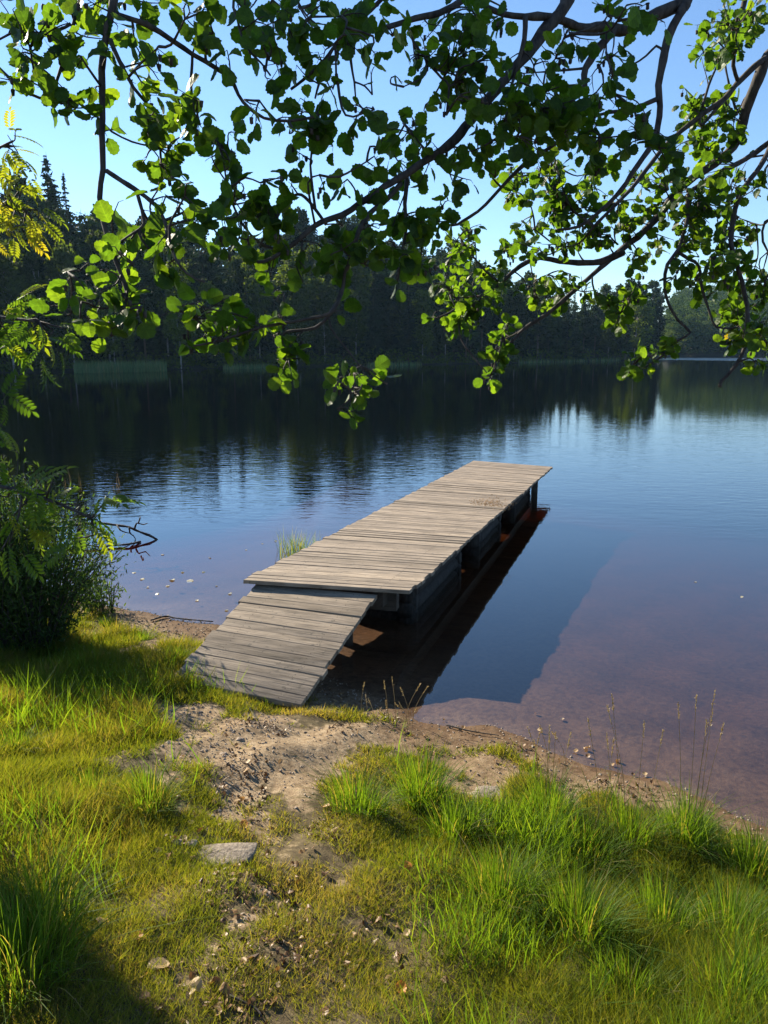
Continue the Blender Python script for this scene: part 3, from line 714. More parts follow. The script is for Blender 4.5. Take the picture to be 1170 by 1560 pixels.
A.branch([(178, -10, d), (150, -15, d + .05), (120, -4, d + .05), (110, 30, d + .05), (100, 60, d + .05), (93, 95, d + .05), (86, 122, d + .05), (76, 152, d + .05)], W(d, 7), W(d, 4))
A.branch([(108, 36, d + .05), (90, 48, d + .05), (60, 52, d + .05), (30, 50, d + .05), (0, 62, d + .05), (-30, 75, d + .05)], W(d, 5), W(d, 3))
A.branch([(98, 62, d + .05), (80, 86, d + .05), (63, 102, d + .05), (58, 122, d + .05)], W(d, 4), W(d, 2))
A.branch([(-30, 75, d + .05), (5, 110, d + .05), (30, 133, d + .05), (60, 150, d + .05), (100, 152, d + .05), (128, 168, d + .05), (150, 186, d + .05), (168, 203, d + .05), (200, 217, d + .05), (226, 222, d + .05)], W(d, 5), W(d, 3))
A.branch([(197, 465, d), (170, 468, d), (145, 465, d), (132, 445, d), (118, 425, d)], W(d, 3), W(d, 2))
for x, y, r, n in [(10, 25, 28, 16), (35, 20, 20, 8), (15, 80, 22, 12), (38, 95, 15, 6), (10, 125, 14, 4), (28, 120, 16, 6), (85, 40, 28, 14), (110, 75, 22, 12), (120, 95, 10, 4), (75, 60, 14, 5),
                   (55, 135, 22, 9), (85, 140, 20, 9), (90, 165, 16, 8), (135, 135, 16, 5), (115, 155, 14, 6), (145, 178, 14, 5), (172, 188, 12, 4), (165, 155, 10, 3), (130, 20, 24, 10), (150, 15, 22, 9), (215, 22, 14, 4),
                   (145, 60, 14, 4), (190, 50, 18, 4), (215, 50, 18, 4), (220, 80, 18, 7), (190, 95, 16, 5), (200, 110, 14, 4), (240, 80, 10, 3), (180, 5, 20, 8), (250, 8, 22, 9), (290, 15, 26, 15), (315, 30, 20, 9), (300, 60, 14, 5), (345, 70, 12, 4),
                   (335, 90, 10, 4), (235, 130, 22, 13), (260, 150, 24, 15), (285, 165, 22, 14), (225, 185, 20, 11), (240, 215, 20, 12), (265, 225, 16, 9), (285, 215, 15, 8), (222, 245, 16, 7), (250, 250, 10, 5), (300, 190, 15, 9),
                   (185, 330, 14, 3), (205, 370, 18, 8), (225, 365, 14, 6), (190, 395, 16, 6), (245, 350, 14, 6), (255, 335, 18, 8), (270, 370, 18, 9), (240, 385, 14, 6), (160, 410, 14, 3), (130, 400, 12, 4), (140, 430, 16, 5), (110, 425, 12, 3),
                   (170, 430, 18, 6), (200, 440, 16, 6), (215, 465, 14, 6), (185, 455, 12, 5), (125, 470, 16, 7), (95, 465, 14, 7), (150, 460, 10, 4), (155, 510, 14, 5), (185, 505, 14, 6), (170, 490, 10, 4), (215, 485, 8, 3), (210, 335, 12, 5),
                   (265, 300, 14, 6), (240, 290, 12, 5), (285, 275, 14, 2), (305, 285, 14, 2), (250, 410, 12, 4), (275, 400, 12, 4), (300, 340, 16, 7), (320, 335, 14, 6), (285, 330, 14, 6), (300, 310, 10, 4), (330, 370, 14, 5), (405, 195, 12, 4), (390, 165, 10, 2),
                   (440, 170, 16, 5), (440, 195, 10, 3)]:
    A.blob(x, y, r, d + RNG.normal(0, .07), n * .85, .049)
# --- bough B: long sweep through the middle
B = Bough(); BOUGHS.append(B); d = 2.3
s0 = P(905, -110, 2.6); leaders(B, s0, [trunk_at(4.4), (2.4, 1.8, 4.55)], .05, W(2.6, 26))
pB = B.branch([(905, -110, 2.6), (880, -45, 2.55), (860, 10, 2.5), (835, 42, 2.48), (810, 76, 2.45), (780, 110, 2.42), (755, 141, 2.4), (730, 175, 2.37), (708, 200, 2.35), (690, 222, 2.33), (668, 238, 2.3), (640, 256, 2.28), (602, 283, 2.25), (572, 300, 2.2), (545, 318, 2.2), (520, 335, 2.15), (500, 342, 2.15), (480, 350, 2.12), (460, 367, 2.1), (430, 388, 2.1), (402, 402, 2.08), (385, 396, 2.05), (362, 370, 2.05)], W(2.4, 24), W(2.1, 4))
B.branch([(610, 280, 2.25), (590, 303, 2.2), (562, 325, 2.15), (547, 350, 2.1), (537, 385, 2.1), (526, 412, 2.1), (521, 440, 2.1), (508, 466, 2.05), (490, 476, 2.05), (445, 484, 2.05), (396, 494, 2.0), (362, 508, 2.0), (325, 520, 2.0), (295, 527, 2.0)], W(2.2, 9), W(2, 3))
B.branch([(521, 440, 2.1), (505, 475, 2.1), (480, 497, 2.1), (432, 503, 2.1), (425, 520, 2.1), (432, 545, 2.1), (437, 565, 2.1)], W(2, 6), W(2, 3))
B.branch([(396, 494, 2.0), (360, 478, 2.0), (320, 468, 2.0), (296, 462, 2.0)], W(2, 3), W(2, 2))
B.branch([(500, 478, 2.1), (505, 500, 2.1), (520, 520, 2.1), (540, 545, 2.1), (556, 565, 2.1), (550, 590, 2.1), (535, 600, 2.1)], W(2, 3), W(2, 2))
B.branch([(497, 342, 2.15), (480, 318, 2.15), (466, 302, 2.15), (455, 298, 2.15), (440, 305, 2.15), (425, 330, 2.15), (405, 360, 2.1), (395, 375, 2.1)], W(2, 6), W(2, 3))
B.branch([(480, 318, 2.15), (476, 290, 2.15), (472, 250, 2.12), (478, 210, 2.1), (480, 190, 2.1)], W(2, 5), W(2, 3))
B.branch([(620, 270, 2.3), (617, 310, 2.3), (619, 345, 2.3), (612, 390, 2.3), (606, 430, 2.3)], W(2.3, 7), W(2, 3))
B.branch([(460, 367, 2.1), (458, 390, 2.1), (452, 405, 2.1), (462, 430, 2.1)], W(2, 4), W(2, 2))
B.branch([(430, 388, 2.1), (415, 380, 2.1), (395, 370, 2.1), (372, 345, 2.1), (352, 300, 2.1), (345, 262, 2.1), (338, 230, 2.1), (330, 215, 2.1)], W(2, 5), W(2, 2))
for x, y, r, n in [(325, 210, 12, 6), (355, 225, 14, 7), (352, 245, 12, 5), (350, 260, 14, 6), (360, 200, 10, 3), (345, 290, 12, 5), (375, 292, 14, 6), (395, 310, 14, 5),
                   (455, 150, 20, 9), (480, 160, 22, 10), (500, 205, 16, 7), (480, 200, 18, 9), (505, 225, 14, 5), (458, 245, 10, 3), (420, 270, 12, 5), (440, 295, 14, 6), (520, 275, 10, 3), (495, 290, 8, 3), (350, 340, 16, 6), (380, 330, 16, 7), (400, 315, 14, 6), (375, 355, 14, 7), (400, 380, 16, 7),
                   (415, 350, 14, 5), (345, 380, 12, 5), (405, 415, 14, 5), (435, 360, 14, 3), (370, 375, 12, 5), (430, 320, 12, 5), (510, 365, 20, 8), (530, 350, 18, 7), (500, 400, 18, 7), (485, 375, 14, 5), (545, 370, 18, 7), (570, 350, 16, 6), (470, 400, 14, 4), (560, 390, 14, 6),
                   (580, 380, 14, 6), (525, 420, 14, 4), (515, 465, 14, 2), (265, 484, 16, 2), (300, 480, 14, 6), (320, 490, 16, 8), (350, 475, 14, 7), (340, 505, 14, 7), (310, 520, 10, 4), (330, 530, 10, 4), (285, 525, 10, 3), (370, 500, 12, 5), (395, 505, 12, 5), (420, 480, 12, 6), (415, 450, 12, 4), (300, 455, 12, 5),
                   (380, 520, 12, 5), (430, 515, 14, 6), (440, 535, 16, 7), (450, 520, 12, 5), (430, 555, 14, 7), (445, 565, 12, 5), (455, 545, 8, 3), (515, 580, 16, 6), (525, 590, 12, 4), (550, 570, 10, 3), (572, 575, 12, 3), (545, 605, 16, 6), (565, 595, 12, 4), (545, 622, 10, 4), (590, 582, 8, 2),
                   (560, 300, 12, 5), (570, 245, 14, 5), (600, 195, 22, 11), (625, 205, 16, 8), (600, 230, 14, 7), (640, 235, 12, 4), (585, 215, 10, 4), (575, 285, 10, 3), (620, 260, 14, 7), (600, 255, 14, 6), (640, 270, 14, 6), (600, 340, 22, 11), (630, 330, 18, 9), (650, 345, 22, 11), (660, 370, 18, 8), (600, 370, 16, 7), (620, 395, 18, 9), (645, 400, 14, 7),
                   (595, 440, 14, 4), (665, 215, 12, 5), (690, 235, 14, 6), (690, 340, 16, 8), (680, 310, 14, 7), (700, 270, 16, 8)]:
    dd = 2.1 if x < 590 else 2.35
    B.blob(x, y, r, dd + RNG.normal(0, .1), n * 1.2, .050)
# --- bough C: top middle spray
Cb = Bough(); BOUGHS.append(Cb); d = 2.1
s0 = P(760, -60, 2.4); leaders(Cb, s0, [trunk_at(5.2), (2.2, 1.9, 4.9)], .04, W(2.3, 14))
Cb.branch([(760, -60, 2.4), (720, -15, 2.3), (680, 12, 2.25), (645, 22, 2.2), (605, 36, 2.15), (575, 44, 2.1), (545, 52, 2.1), (515, 68, 2.1), (502, 84, 2.1), (484, 102, 2.1), (462, 122, 2.1), (443, 136, 2.1)], W(2.2, 13), W(2.1, 4))
Cb.branch([(502, 84, 2.1), (492, 105, 2.1), (485, 128, 2.1), (480, 150, 2.1)], W(2, 6), W(2, 3))
Cb.branch([(515, 68, 2.1), (540, 40, 2.1), (565, 18, 2.1), (590, -8, 2.1), (610, -40, 2.15)], W(2, 6), W(2, 8))
Cb.branch([(533, 62, 2.1), (534, 95, 2.1), (540, 125, 2.1), (543, 160, 2.1)], W(2, 5), W(2, 2))
Cb.branch([(590, -8, 2.1), (520, -10, 2.05), (450, -8, 2.0), (400, -14, 2.0), (360, -5, 2.0), (364, 30, 2.0), (372, 60, 2.0), (385, 80, 2.0), (398, 95, 2.0), (412, 115, 2.0)], W(2, 6), W(2, 3))
Cb.branch([(605, 36, 2.15), (622, 40, 2.2), (630, 65, 2.2), (645, 85, 2.2), (655, 100, 2.2), (672, 118, 2.2), (684, 130, 2.2), (682, 155, 2.2), (680, 175, 2.2)], W(2, 5), W(2, 3))
Cb.branch([(645, 85, 2.2), (652, 105, 2.2), (642, 122, 2.2), (628, 128, 2.2), (615, 132, 2.2)], W(2, 3), W(2, 2))
for x, y, r, n in [(365, 25, 16, 7), (390, 40, 22, 15), (420, 30, 26, 20), (445, 20, 22, 16), (465, 40, 20, 13), (430, 60, 24, 15), (400, 60, 18, 9), (380, 65, 14, 7), (485, 45, 16, 8), (450, 75, 16, 8), (470, 90, 12, 5), (430, 115, 12, 6), (450, 105, 12, 6), (415, 120, 8, 4), (505, 20, 22, 11), (530, 15, 24, 13), (555, 20, 20, 11), (580, 10, 20, 11),
                   (520, 60, 16, 9), (540, 55, 18, 10), (560, 65, 14, 7), (490, 80, 14, 6), (585, 50, 14, 7), (575, 75, 10, 4), (500, 95, 10, 4), (500, 140, 14, 4), (520, 145, 14, 6), (545, 160, 20, 10), (535, 185, 18, 9), (560, 165, 14, 6), (570, 120, 12, 4), (600, 135, 12, 4), (600, 60, 14, 5), (610, 25, 16, 6),
                   (640, 80, 18, 9), (625, 90, 14, 7), (650, 115, 12, 4), (685, 100, 12, 4), (650, 165, 10, 4), (690, 160, 10, 5), (660, 40, 24, 15), (680, 65, 20, 12), (700, 30, 30, 24), (725, 60, 30, 26), (700, 85, 28, 24), (690, 120, 24, 18), (730, 110, 24, 20), (750, 85, 20, 14), (760, 40, 16, 9), (700, 140, 18, 11), (730, 140, 20, 15), (710, 165, 16, 9), (745, 160, 16, 9)]:
    Cb.blob(x, y, r, (2.05 if x < 600 else 2.2) + RNG.normal(0, .1), n * .68, .050)
# --- bough D: thick horizontals top right with the drop at 1005
Dd = Bough(); BOUGHS.append(Dd); d = 2.6
s0 = P(1075, -70, 2.7); leaders(Dd, s0, [trunk_at(4.2), (2.9, 1.9, 4.2)], .05, W(2.7, 30))
Dd.branch([(1075, -70, 2.7), (1052, -10, 2.65), (1035, 22, d), (1020, 52, d), (1009, 90, d), (1003, 128, d), (1006, 160, d), (1003, 190, d), (995, 215, d), (980, 240, d), (962, 265, d), (945, 290, d), (915, 320, d), (882, 345, d), (850, 350, d)], W(d, 17), W(d, 4))
Dd.branch([(1045, 5, 2.65), (1002, 20, d), (970, 37, d), (945, 44, d), (918, 38, d), (890, 40, d - .05), (860, 28, d - .1), (830, 22, d - .15), (800, 24, d - .2), (765, 20, d - .2), (735, 8, d - .25)], W(d, 21), W(d, 7))
Dd.branch([(938, 44, d), (915, 70, d), (898, 94, d), (890, 116, d), (892, 140, d), (895, 165, d), (885, 190, d), (860, 210, d), (830, 230, d)], W(d, 13), W(d, 5))
Dd.branch([(800, 24, 2.4), (798, 60, 2.4), (790, 90, 2.4), (782, 120, 2.4)], W(d, 8), W(d, 4))
Dd.branch([(1003, 150, d), (980, 160, d), (950, 170, d), (925, 173, d), (900, 180, d)], W(d, 8), W(d, 4))
Dd.branch([(1012, 80, d), (1000, 70, d), (985, 85, d), (960, 100, d), (940, 108, d)], W(d, 4), W(d, 2))
Dd.branch([(830, 230, d), (800, 250, d), (765, 285, d), (730, 320, d), (705, 336, d), (690, 343, d), (655, 340, d)], W(d, 7), W(d, 3))
for x, y, r, n in [(790, 170, 30, 26), (820, 150, 30, 24), (850, 130, 24, 18), (830, 110, 22, 14), (860, 90, 20, 12), (800, 200, 30, 24), (840, 190, 26, 22), (780, 220, 24, 18), (820, 220, 20, 14), (870, 160, 26, 20), (860, 200, 20, 14), (765, 95, 12, 5), (855, 60, 14, 7), (750, 215, 20, 11), (725, 225, 16, 9), (740, 245, 16, 9),
                   (890, 60, 16, 7), (920, 10, 18, 9), (945, 20, 18, 7), (975, 5, 14, 4), (1020, 30, 12, 4), (905, 100, 12, 4), (925, 85, 16, 7), (950, 85, 14, 6), (930, 115, 16, 7), (960, 105, 8, 3), (915, 115, 12, 4), (890, 180, 24, 16), (930, 165, 18, 9), (960, 175, 26, 14), (975, 200, 16, 6), (920, 215, 28, 18), (900, 240, 24, 16), (880, 210, 24, 16),
                   (1000, 225, 28, 12), (1010, 245, 24, 12), (960, 230, 18, 8), (770, 130, 16, 8), (800, 130, 16, 8), (765, 175, 16, 8)]:
    Dd.blob(x, y, r, (2.3 if x < 1000 else 2.1) + RNG.normal(0, .16), n * .85, .051)
# --- bough E: right, thick arc down to the lit spray in the middle
E = Bough(); BOUGHS.append(E); d = 3.2
s0 = P(1215, 40, 3.1); leaders(E, s0, [trunk_at(3.3), (2.7, 2.1, 3.6)], .06, W(3.1, 26))
E.branch([(1215, 40, 3.1), (1172, 85, 3.1), (1155, 122, 3.1), (1140, 162, 3.15), (1130, 200, 3.2), (1119, 226, d), (1100, 246, d), (1075, 266, d), (1050, 281, d), (1030, 300, d), (1010, 327, d), (986, 354, d), (965, 371, d), (940, 390, d), (905, 420, d), (870, 450, d), (840, 475, d), (800, 500, d), (775, 525, d)], W(d, 18), W(d, 4))
E.branch([(950, 384, d), (915, 398, d), (880, 399, d), (850, 397, d), (820, 392, d), (790, 405, d), (762, 430, d), (732, 455, d), (702, 478, d)], W(d, 11), W(d, 4))
E.branch([(770, 528, d), (766, 510, d), (762, 530, d), (756, 548, d), (747, 572, d)], W(d, 4), W(d, 2))
E.branch([(1172, 85, 3.1), (1150, 101, 3.05), (1125, 126, 3.05), (1105, 150, 3.0), (1080, 167, 3.0), (1060, 182, 3.0), (1030, 207, 3.0), (1010, 226, 3.0), (992, 250, 3.0), (960, 290, 3.0), (930, 320, 3.0), (905, 345, 3.0)], W(3, 10), W(3, 5))
E.branch([(1125, 126, 3.05), (1118, 100, 3.0), (1122, 60, 3.0), (1130, 20, 3.0), (1140, -20, 3.0)], W(3, 6), W(3, 8))
E.branch([(1105, 150, 3.0), (1070, 190, 3.0), (1068, 175, 3.0), (1080, 130, 3.0), (1095, 95, 3.0)], W(3, 5), W(3, 3))
E.branch([(905, 345, 3.0), (870, 320, 3.1), (845, 290, 3.1), (835, 260, 3.1)], W(3, 5), W(3, 2))
E.branch([(905, 345, 3.0), (880, 370, 3.1), (850, 375, 3.1), (815, 350, 3.1)], W(3, 4), W(3, 2))
E.branch([(762, 430, d), (740, 415, d), (715, 385, d), (700, 360, d)], W(3, 4), W(3, 2))
for x, y, r, n in [(820, 250, 22, 14), (850, 265, 22, 14), (790, 260, 18, 10), (770, 265, 16, 10), (860, 300, 24, 17), (830, 310, 20, 12), (800, 300, 14, 7), (785, 290, 14, 7), (820, 345, 24, 14), (845, 330, 16, 10), (790, 345, 14, 6), (870, 340, 20, 14), (850, 370, 20, 14), (810, 380, 18, 10), (780, 370, 14, 7), (760, 390, 14, 7),
                   (700, 360, 18, 11), (720, 350, 14, 7), (690, 385, 18, 11), (720, 385, 16, 9), (670, 430, 20, 14), (690, 440, 16, 11), (700, 465, 20, 17), (720, 480, 22, 17), (700, 490, 20, 14), (690, 500, 10, 6), (735, 470, 16, 11), (660, 480, 8, 3), (745, 455, 16, 9), (760, 440, 16, 10), (720, 430, 16, 10), (740, 420, 14, 7),
                   (770, 500, 12, 8), (760, 525, 12, 9), (755, 545, 14, 11), (745, 572, 8, 5), (765, 535, 10, 6), (820, 455, 16, 11), (840, 465, 14, 9), (810, 440, 12, 6), (850, 440, 14, 9), (835, 425, 18, 12), (870, 430, 14, 9), (900, 440, 16, 9),
                   (930, 260, 20, 12), (960, 270, 20, 12), (990, 280, 18, 11), (1020, 265, 16, 9), (905, 280, 18, 11), (940, 310, 20, 14), (900, 320, 20, 14), (960, 330, 18, 11), (990, 310, 18, 12), (920, 350, 20, 14), (890, 360, 18, 12), (1000, 340, 16, 9), (1010, 370, 14, 8), (985, 385, 12, 7), (960, 395, 10, 5), (975, 410, 10, 4),
                   (1060, 150, 18, 12), (1085, 160, 20, 14), (1100, 180, 20, 14), (1060, 185, 24, 18), (1085, 205, 22, 16), (1050, 215, 18, 11), (1115, 165, 12, 6), (1110, 200, 14, 8), (1090, 230, 14, 9), (1085, 20, 18, 12), (1110, 30, 20, 14), (1095, 60, 20, 14), (1070, 70, 14, 8), (1120, 65, 18, 12), (1135, 20, 20, 14), (1155, 40, 16, 9), (1105, 85, 16, 8), (1075, 85, 12, 5), (1150, 15, 18, 11)]:
    E.blob(x, y, r * 1.1, d + RNG.normal(0, .18), n * 1.8, .046)
# --- bough F: right edge, hanging twigs
Fb = Bough(); BOUGHS.append(Fb); d = 3.0
s0 = P(1225, 170, 3.0); leaders(Fb, s0, [trunk_at(2.9), (2.7, 2.2, 3.1)], .045, W(3, 16))
Fb.branch([(1225, 170, 3.0), (1180, 210, 3.0), (1140, 240, 3.0), (1100, 262, 3.0), (1065, 285, 3.0), (1046, 300, 3.0), (1045, 335, 3.0), (1039, 360, 3.0), (1030, 385, 3.0), (1013, 406, 3.0), (1009, 436, 3.0), (1015, 465, 3.0), (1030, 490, 3.0), (1049, 509, 3.0), (1030, 521, 3.0), (1005, 545, 3.0), (983, 558, 3.0), (962, 560, 3.0)], W(3, 9), W(3, 3))
Fb.branch([(1031, 383, 3.0), (1050, 395, 3.0), (1062, 403, 3.0), (1068, 440, 3.0), (1080, 475, 3.0), (1090, 496, 3.0), (1115, 500, 3.0)], W(3, 6), W(3, 3))
Fb.branch([(1180, 210, 3.0), (1160, 250, 2.9), (1130, 290, 2.9), (1118, 330, 2.9), (1114, 370, 2.9), (1124, 402, 2.9), (1135, 440, 2.9), (1140, 480, 2.9), (1135, 528, 2.9), (1118, 560, 2.9), (1099, 580, 2.9), (1097, 590, 2.9)], W(3, 9), W(3, 5))
Fb.branch([(1225, 225, 3.0), (1180, 232, 3.0), (1140, 240, 3.0)], W(3, 4), W(3, 3))
Fb.branch([(1225, 300, 3.0), (1190, 330, 3.0), (1168, 340, 3.0), (1165, 370, 3.0), (1178, 400, 3.0), (1165, 430, 3.0)], W(3, 5), W(3, 3))
Fb.branch([(902, 420, 3.1), (905, 445, 3.1), (925, 465, 3.1), (942, 480, 3.1)], W(3, 3), W(3, 2))
for x, y, r, n in [(1060, 300, 22, 16), (1090, 290, 22, 16), (1110, 310, 20, 14), (1080, 330, 22, 16), (1050, 335, 20, 14), (1110, 340, 14, 9), (1140, 350, 14, 7), (1070, 360, 20, 14), (1050, 370, 16, 9), (1100, 370, 18, 12), (1120, 270, 14, 7), (1140, 280, 16, 8), (1165, 275, 10, 6), (1075, 270, 14, 8),
                   (1090, 400, 20, 14), (1110, 415, 18, 12), (1140, 385, 16, 9), (1150, 420, 16, 9), (1120, 440, 18, 11), (1095, 430, 14, 9), (1070, 410, 14, 8), (1040, 415, 14, 9), (1055, 430, 10, 6), (1030, 425, 8, 4), (1110, 470, 22, 16), (1140, 460, 20, 14), (1160, 440, 18, 12), (1130, 500, 22, 16), (1155, 490, 18, 12), (1165, 520, 14, 9), (1110, 510, 14, 7), (1100, 480, 12, 6), (1160, 550, 12, 6),
                   (945, 465, 16, 10), (935, 480, 12, 5), (960, 455, 14, 8), (950, 490, 8, 4), (970, 445, 12, 7), (930, 490, 8, 3), (975, 555, 16, 12), (960, 560, 12, 8), (1010, 535, 12, 6), (1020, 530, 8, 4), (985, 545, 10, 5)]:
    Fb.blob(x, y, r * 1.1, d + RNG.normal(0, .15), n * 1.8, .046)
# --- the crown above the frame: boughs the picture sees only as shade and reflection
G = Bough(); BOUGHS.append(G)
for a in range(9):
    z = 4.6 + a * .42; tp = trunk_at(z); az = RNG.uniform(1.9, 4.3) if a % 3 else RNG.uniform(-1, 1.5); ln = RNG.uniform(1.8, 3.4)
    e = tp + np.array([math.cos(az) * ln, math.sin(az) * ln, .5 + .35 * RNG.uniform()]); pth = smooth_path([tp, (tp + e) / 2 + [0, 0, .2], e], .08)
    tube(G.wood, pth, .04, .01, 7, .04); G.samples += [(q, e - tp) for q in pth[len(pth) // 3:]]
    for k in range(16):
        q = pth[RNG.integers(len(pth) // 3, len(pth))]; c = q + RNG.normal(0, .22, 3); G.twig(q, c, int(RNG.integers(6, 12)), .06)
for b in BOUGHS: b.build(alder)

# ------------------------------------------------------------------ rowan on the left
def rowan_leaf():
    V, T, Q = [], [], []
    def leaflet(o, ang, ln, w):
        n = len(V); c, s = math.cos(ang), math.sin(ang)
        for x, y, z in [(0, 0, 0), (-w, ln * .35, .03), (w, ln * .35, .03), (0, ln * .4, 0), (-w * .75, ln * .75, .02), (w * .75, ln * .75, .02), (0, ln * .78, -.01), (0, ln, -.03)]:
            V.append((o[0] + x * c + y * s, o[1] - x * s + y * c, z))
        for t in [(0, 3, 1), (0, 2, 3), (4, 6, 7), (6, 5, 7)]: T.append([n + i for i in t])
        for q in [(1, 3, 6, 4), (3, 2, 5, 6)]: Q.append([n + i for i in q])
    for i in range(6):
        y = .2 + i * .11; ln = .30 * (1 - .25 * abs(i - 2.5) / 2.5)
        for s in (-1, 1): leaflet((s * .008, y), s * 1.0, ln, .05)
    leaflet((0, .84), 0, .26, .05)
    n = len(V); V.extend([(-.008, 0, 0), (.008, 0, 0), (.004, .86, -.01), (-.004, .86, -.01)]); Q.append([n, n + 1, n + 2, n + 3])
    V = np.array(V, float); V[:, 2] -= .35 * (V[:, 1] - .3) ** 2 * 1.0; return V, np.array(T), np.array(Q)
RL = rowan_leaf()
RB = np.array([-2.9, 3.4, 0.0]); RB[2] = zg(RB[0], RB[1])
rowan = empty('rowan_tree', RB, 'slender rowan at the picture edge with feathery leaves, yellowed at the top', 'tree')
gt = Geo(); rp = smooth_path([RB - [0, 0, .2], RB + [.1, 0, 1], RB + [.1, .1, 2.2], RB + [0, .1, 3.6], RB + [-.1, .2, 4.6]], .12); tube(gt, rp, .06, .02, 9, .03); gt.build('trunk', M_BARK, rowan, smooth=True)
def rowan_bough(world_pts, blobs, mtl, size=.125):
    gw, gl = Geo(), Geo(); pth = smooth_path(world_pts, .05); tube(gw, pth, .014, .005, 6, .04)
    loc, nr, ax = [], [], []
    for (x, y, r, dp, n) in blobs:
        c = P(x, y, dp); R_ = r * dp / FPX; a = pth[np.argmin(np.linalg.norm(pth - c, axis=1))]
        for k in range(n):
            q = c + RNG.normal(size=3) * R_ * .6
            if k % 3 == 0: hub = a + (q - a) * .6; tube(gw, smooth_path([a, (a + q) / 2 + RNG.normal(0, .02, 3), q], .04), .004, .002, 4)
            loc.append(q); ax.append(norm(norm(q - a) * .5 + RNG.normal(0, .5, 3) + [.45, -.1, -.35])); nr.append(norm(RNG.normal(0, .45, 3) + [0, -.25, .8]))
    bo = gw.build('branch', M_BARK, rowan, smooth=True); loc, nr, ax = map(np.array, (loc, nr, ax))
    scatter(gl, RL[0], RL[1], RL[2], frames(nr, ax), loc, size * RNG.uniform(.75, 1.15, len(loc)), tint=RNG.uniform(0, 1, len(loc)))
    gl.build('foliage', mtl, bo)
def rowan_at(z): return rp[np.argmin(np.abs(rp[:, 2] - z))]
rowan_bough([rowan_at(3.0), P(-160, 330, 3.3), P(-40, 310, 3.25), P(40, 320, 3.2)], [(15, 300, 22, 3.2, 10), (40, 330, 22, 3.2, 9), (5, 345, 18, 3.2, 8), (-30, 310, 30, 3.3, 10), (60, 340, 12, 3.2, 4), (25, 275, 14, 3.2, 4)], M_ROWANY)
rowan_bough([rowan_at(3.2), P(-160, 260, 3.3), P(-40, 240, 3.25), P(20, 215, 3.2)], [(5, 215, 16, 3.2, 4), (12, 240, 14, 3.2, 4), (-40, 250, 25, 3.3, 7), (22, 195, 8, 3.2, 2)], M_ROWANY)
rowan_bough([rowan_at(2.3), P(-160, 480, 2.9), P(-40, 480, 2.8), P(60, 490, 2.7)], [(10, 480, 20, 2.8, 6), (50, 490, 20, 2.7, 6), (80, 515, 16, 2.7, 5), (65, 540, 10, 2.7, 3), (0, 510, 20, 2.8, 5), (100, 505, 8, 2.7, 2), (30, 465, 12, 2.8, 3)], M_ROWANG)
rowan_bough([rowan_at(2.0), P(-160, 620, 2.8), P(-50, 620, 2.7), P(0, 615, 2.6)], [(5, 605, 10, 2.6, 3), (-5, 650, 10, 2.6, 3), (0, 700, 10, 2.6, 3)], M_ROWANG)
rowan_bough([rowan_at(1.6), P(-160, 720, 2.6), P(-30, 735, 2.5), P(70, 760, 2.45), P(140, 790, 2.4)], [(10, 745, 26, 2.5, 7), (55, 755, 20, 2.45, 6), (100, 785, 18, 2.4, 5), (120, 815, 14, 2.4, 3), (30, 800, 26, 2.45, 8), (15, 835, 16, 2.45, 4), (165, 765, 12, 2.4, 3), (75, 735, 10, 2.45, 2), (135, 790, 10, 2.4, 2)], M_ROWANG)

# ------------------------------------------------------------------ willow bush
def narrow_leaf():
    V = np.array([(0, 0, 0), (-.11, .3, .02), (.11, .3, .02), (0, .35, 0), (-.1, .65, .02), (.1, .65, .02), (0, .7, -.02), (0, 1, -.05)])
    return V, np.array([(0, 3, 1), (0, 2, 3), (4, 6, 7), (6, 5, 7)]), np.array([(1, 3, 6, 4), (3, 2, 5, 6)])
NL = narrow_leaf()
def bush(name, base, hh, rx, ry, nst, leaves, label):
    root = empty(name, base, label, 'bush'); gw, gl = Geo(), Geo(); loc, nr, ax = [], [], []
    for i in range(nst):
        a = RNG.uniform(0, 6.28); f = RNG.uniform(.1, 1) ** .6; t = base + np.array([math.cos(a) * rx * f, math.sin(a) * ry * f, hh * math.sqrt(max(.08, 1 - .75 * f * f)) * RNG.uniform(.75, 1.05)])
        b0 = base + np.array([math.cos(a) * .12, math.sin(a) * .12, -.05]); pth = smooth_path([b0, b0 * .5 + t * .5 + [0, 0, .1], t], .05); tube(gw, pth, .007, .002, 5)
        m = leaves // nst
        for k in range(m):
            u = RNG.uniform(.03, 1) ** .8; q = pth[int(u * (len(pth) - 1))] + RNG.normal(0, .06, 3); loc.append(q); ax.append(norm(norm(t - b0) * .6 + RNG.normal(0, .6, 3))); nr.append(norm(RNG.normal(0, .7, 3) + [0, 0, .6]))
    gw.build('stem', M_BARK, root); loc, nr, ax = map(np.array, (loc, nr, ax))
    scatter(gl, NL[0], NL[1], NL[2], frames(nr, ax), loc, RNG.uniform(.035, .065, len(loc)), tint=RNG.uniform(0, 1, len(loc))); gl.build('foliage', M_WILLOW, root)
b = on_ground(55, 985); bush('willow_bush', b, 1.42, .80, .72, 150, 17000, 'dense dark willow bush standing on the grassy bank by the water')
b = np.array([-2.25, 2.65, zg(-2.25, 2.65)]); bush('willow_bush', b, 1.25, .55, .5, 60, 3200, 'unseen willow bush added outside the picture edge to shade the lower corner')  # out-of-view bush added to shade the bottom-left grass
b = np.array([-3.1, 5.6, zg(-3.1, 5.6)]); bush('willow_bush', b, 1.75, .62, .55, 110, 10000, 'taller willow bush added behind the dense dark one to lengthen its shadow')  # added to stretch the shadow band across the bank
b = on_ground(150, 935); bush('willow_bush', b, .5, .22, .2, 26, 1100, 'small thin willow shoot between the dense bush and the water')

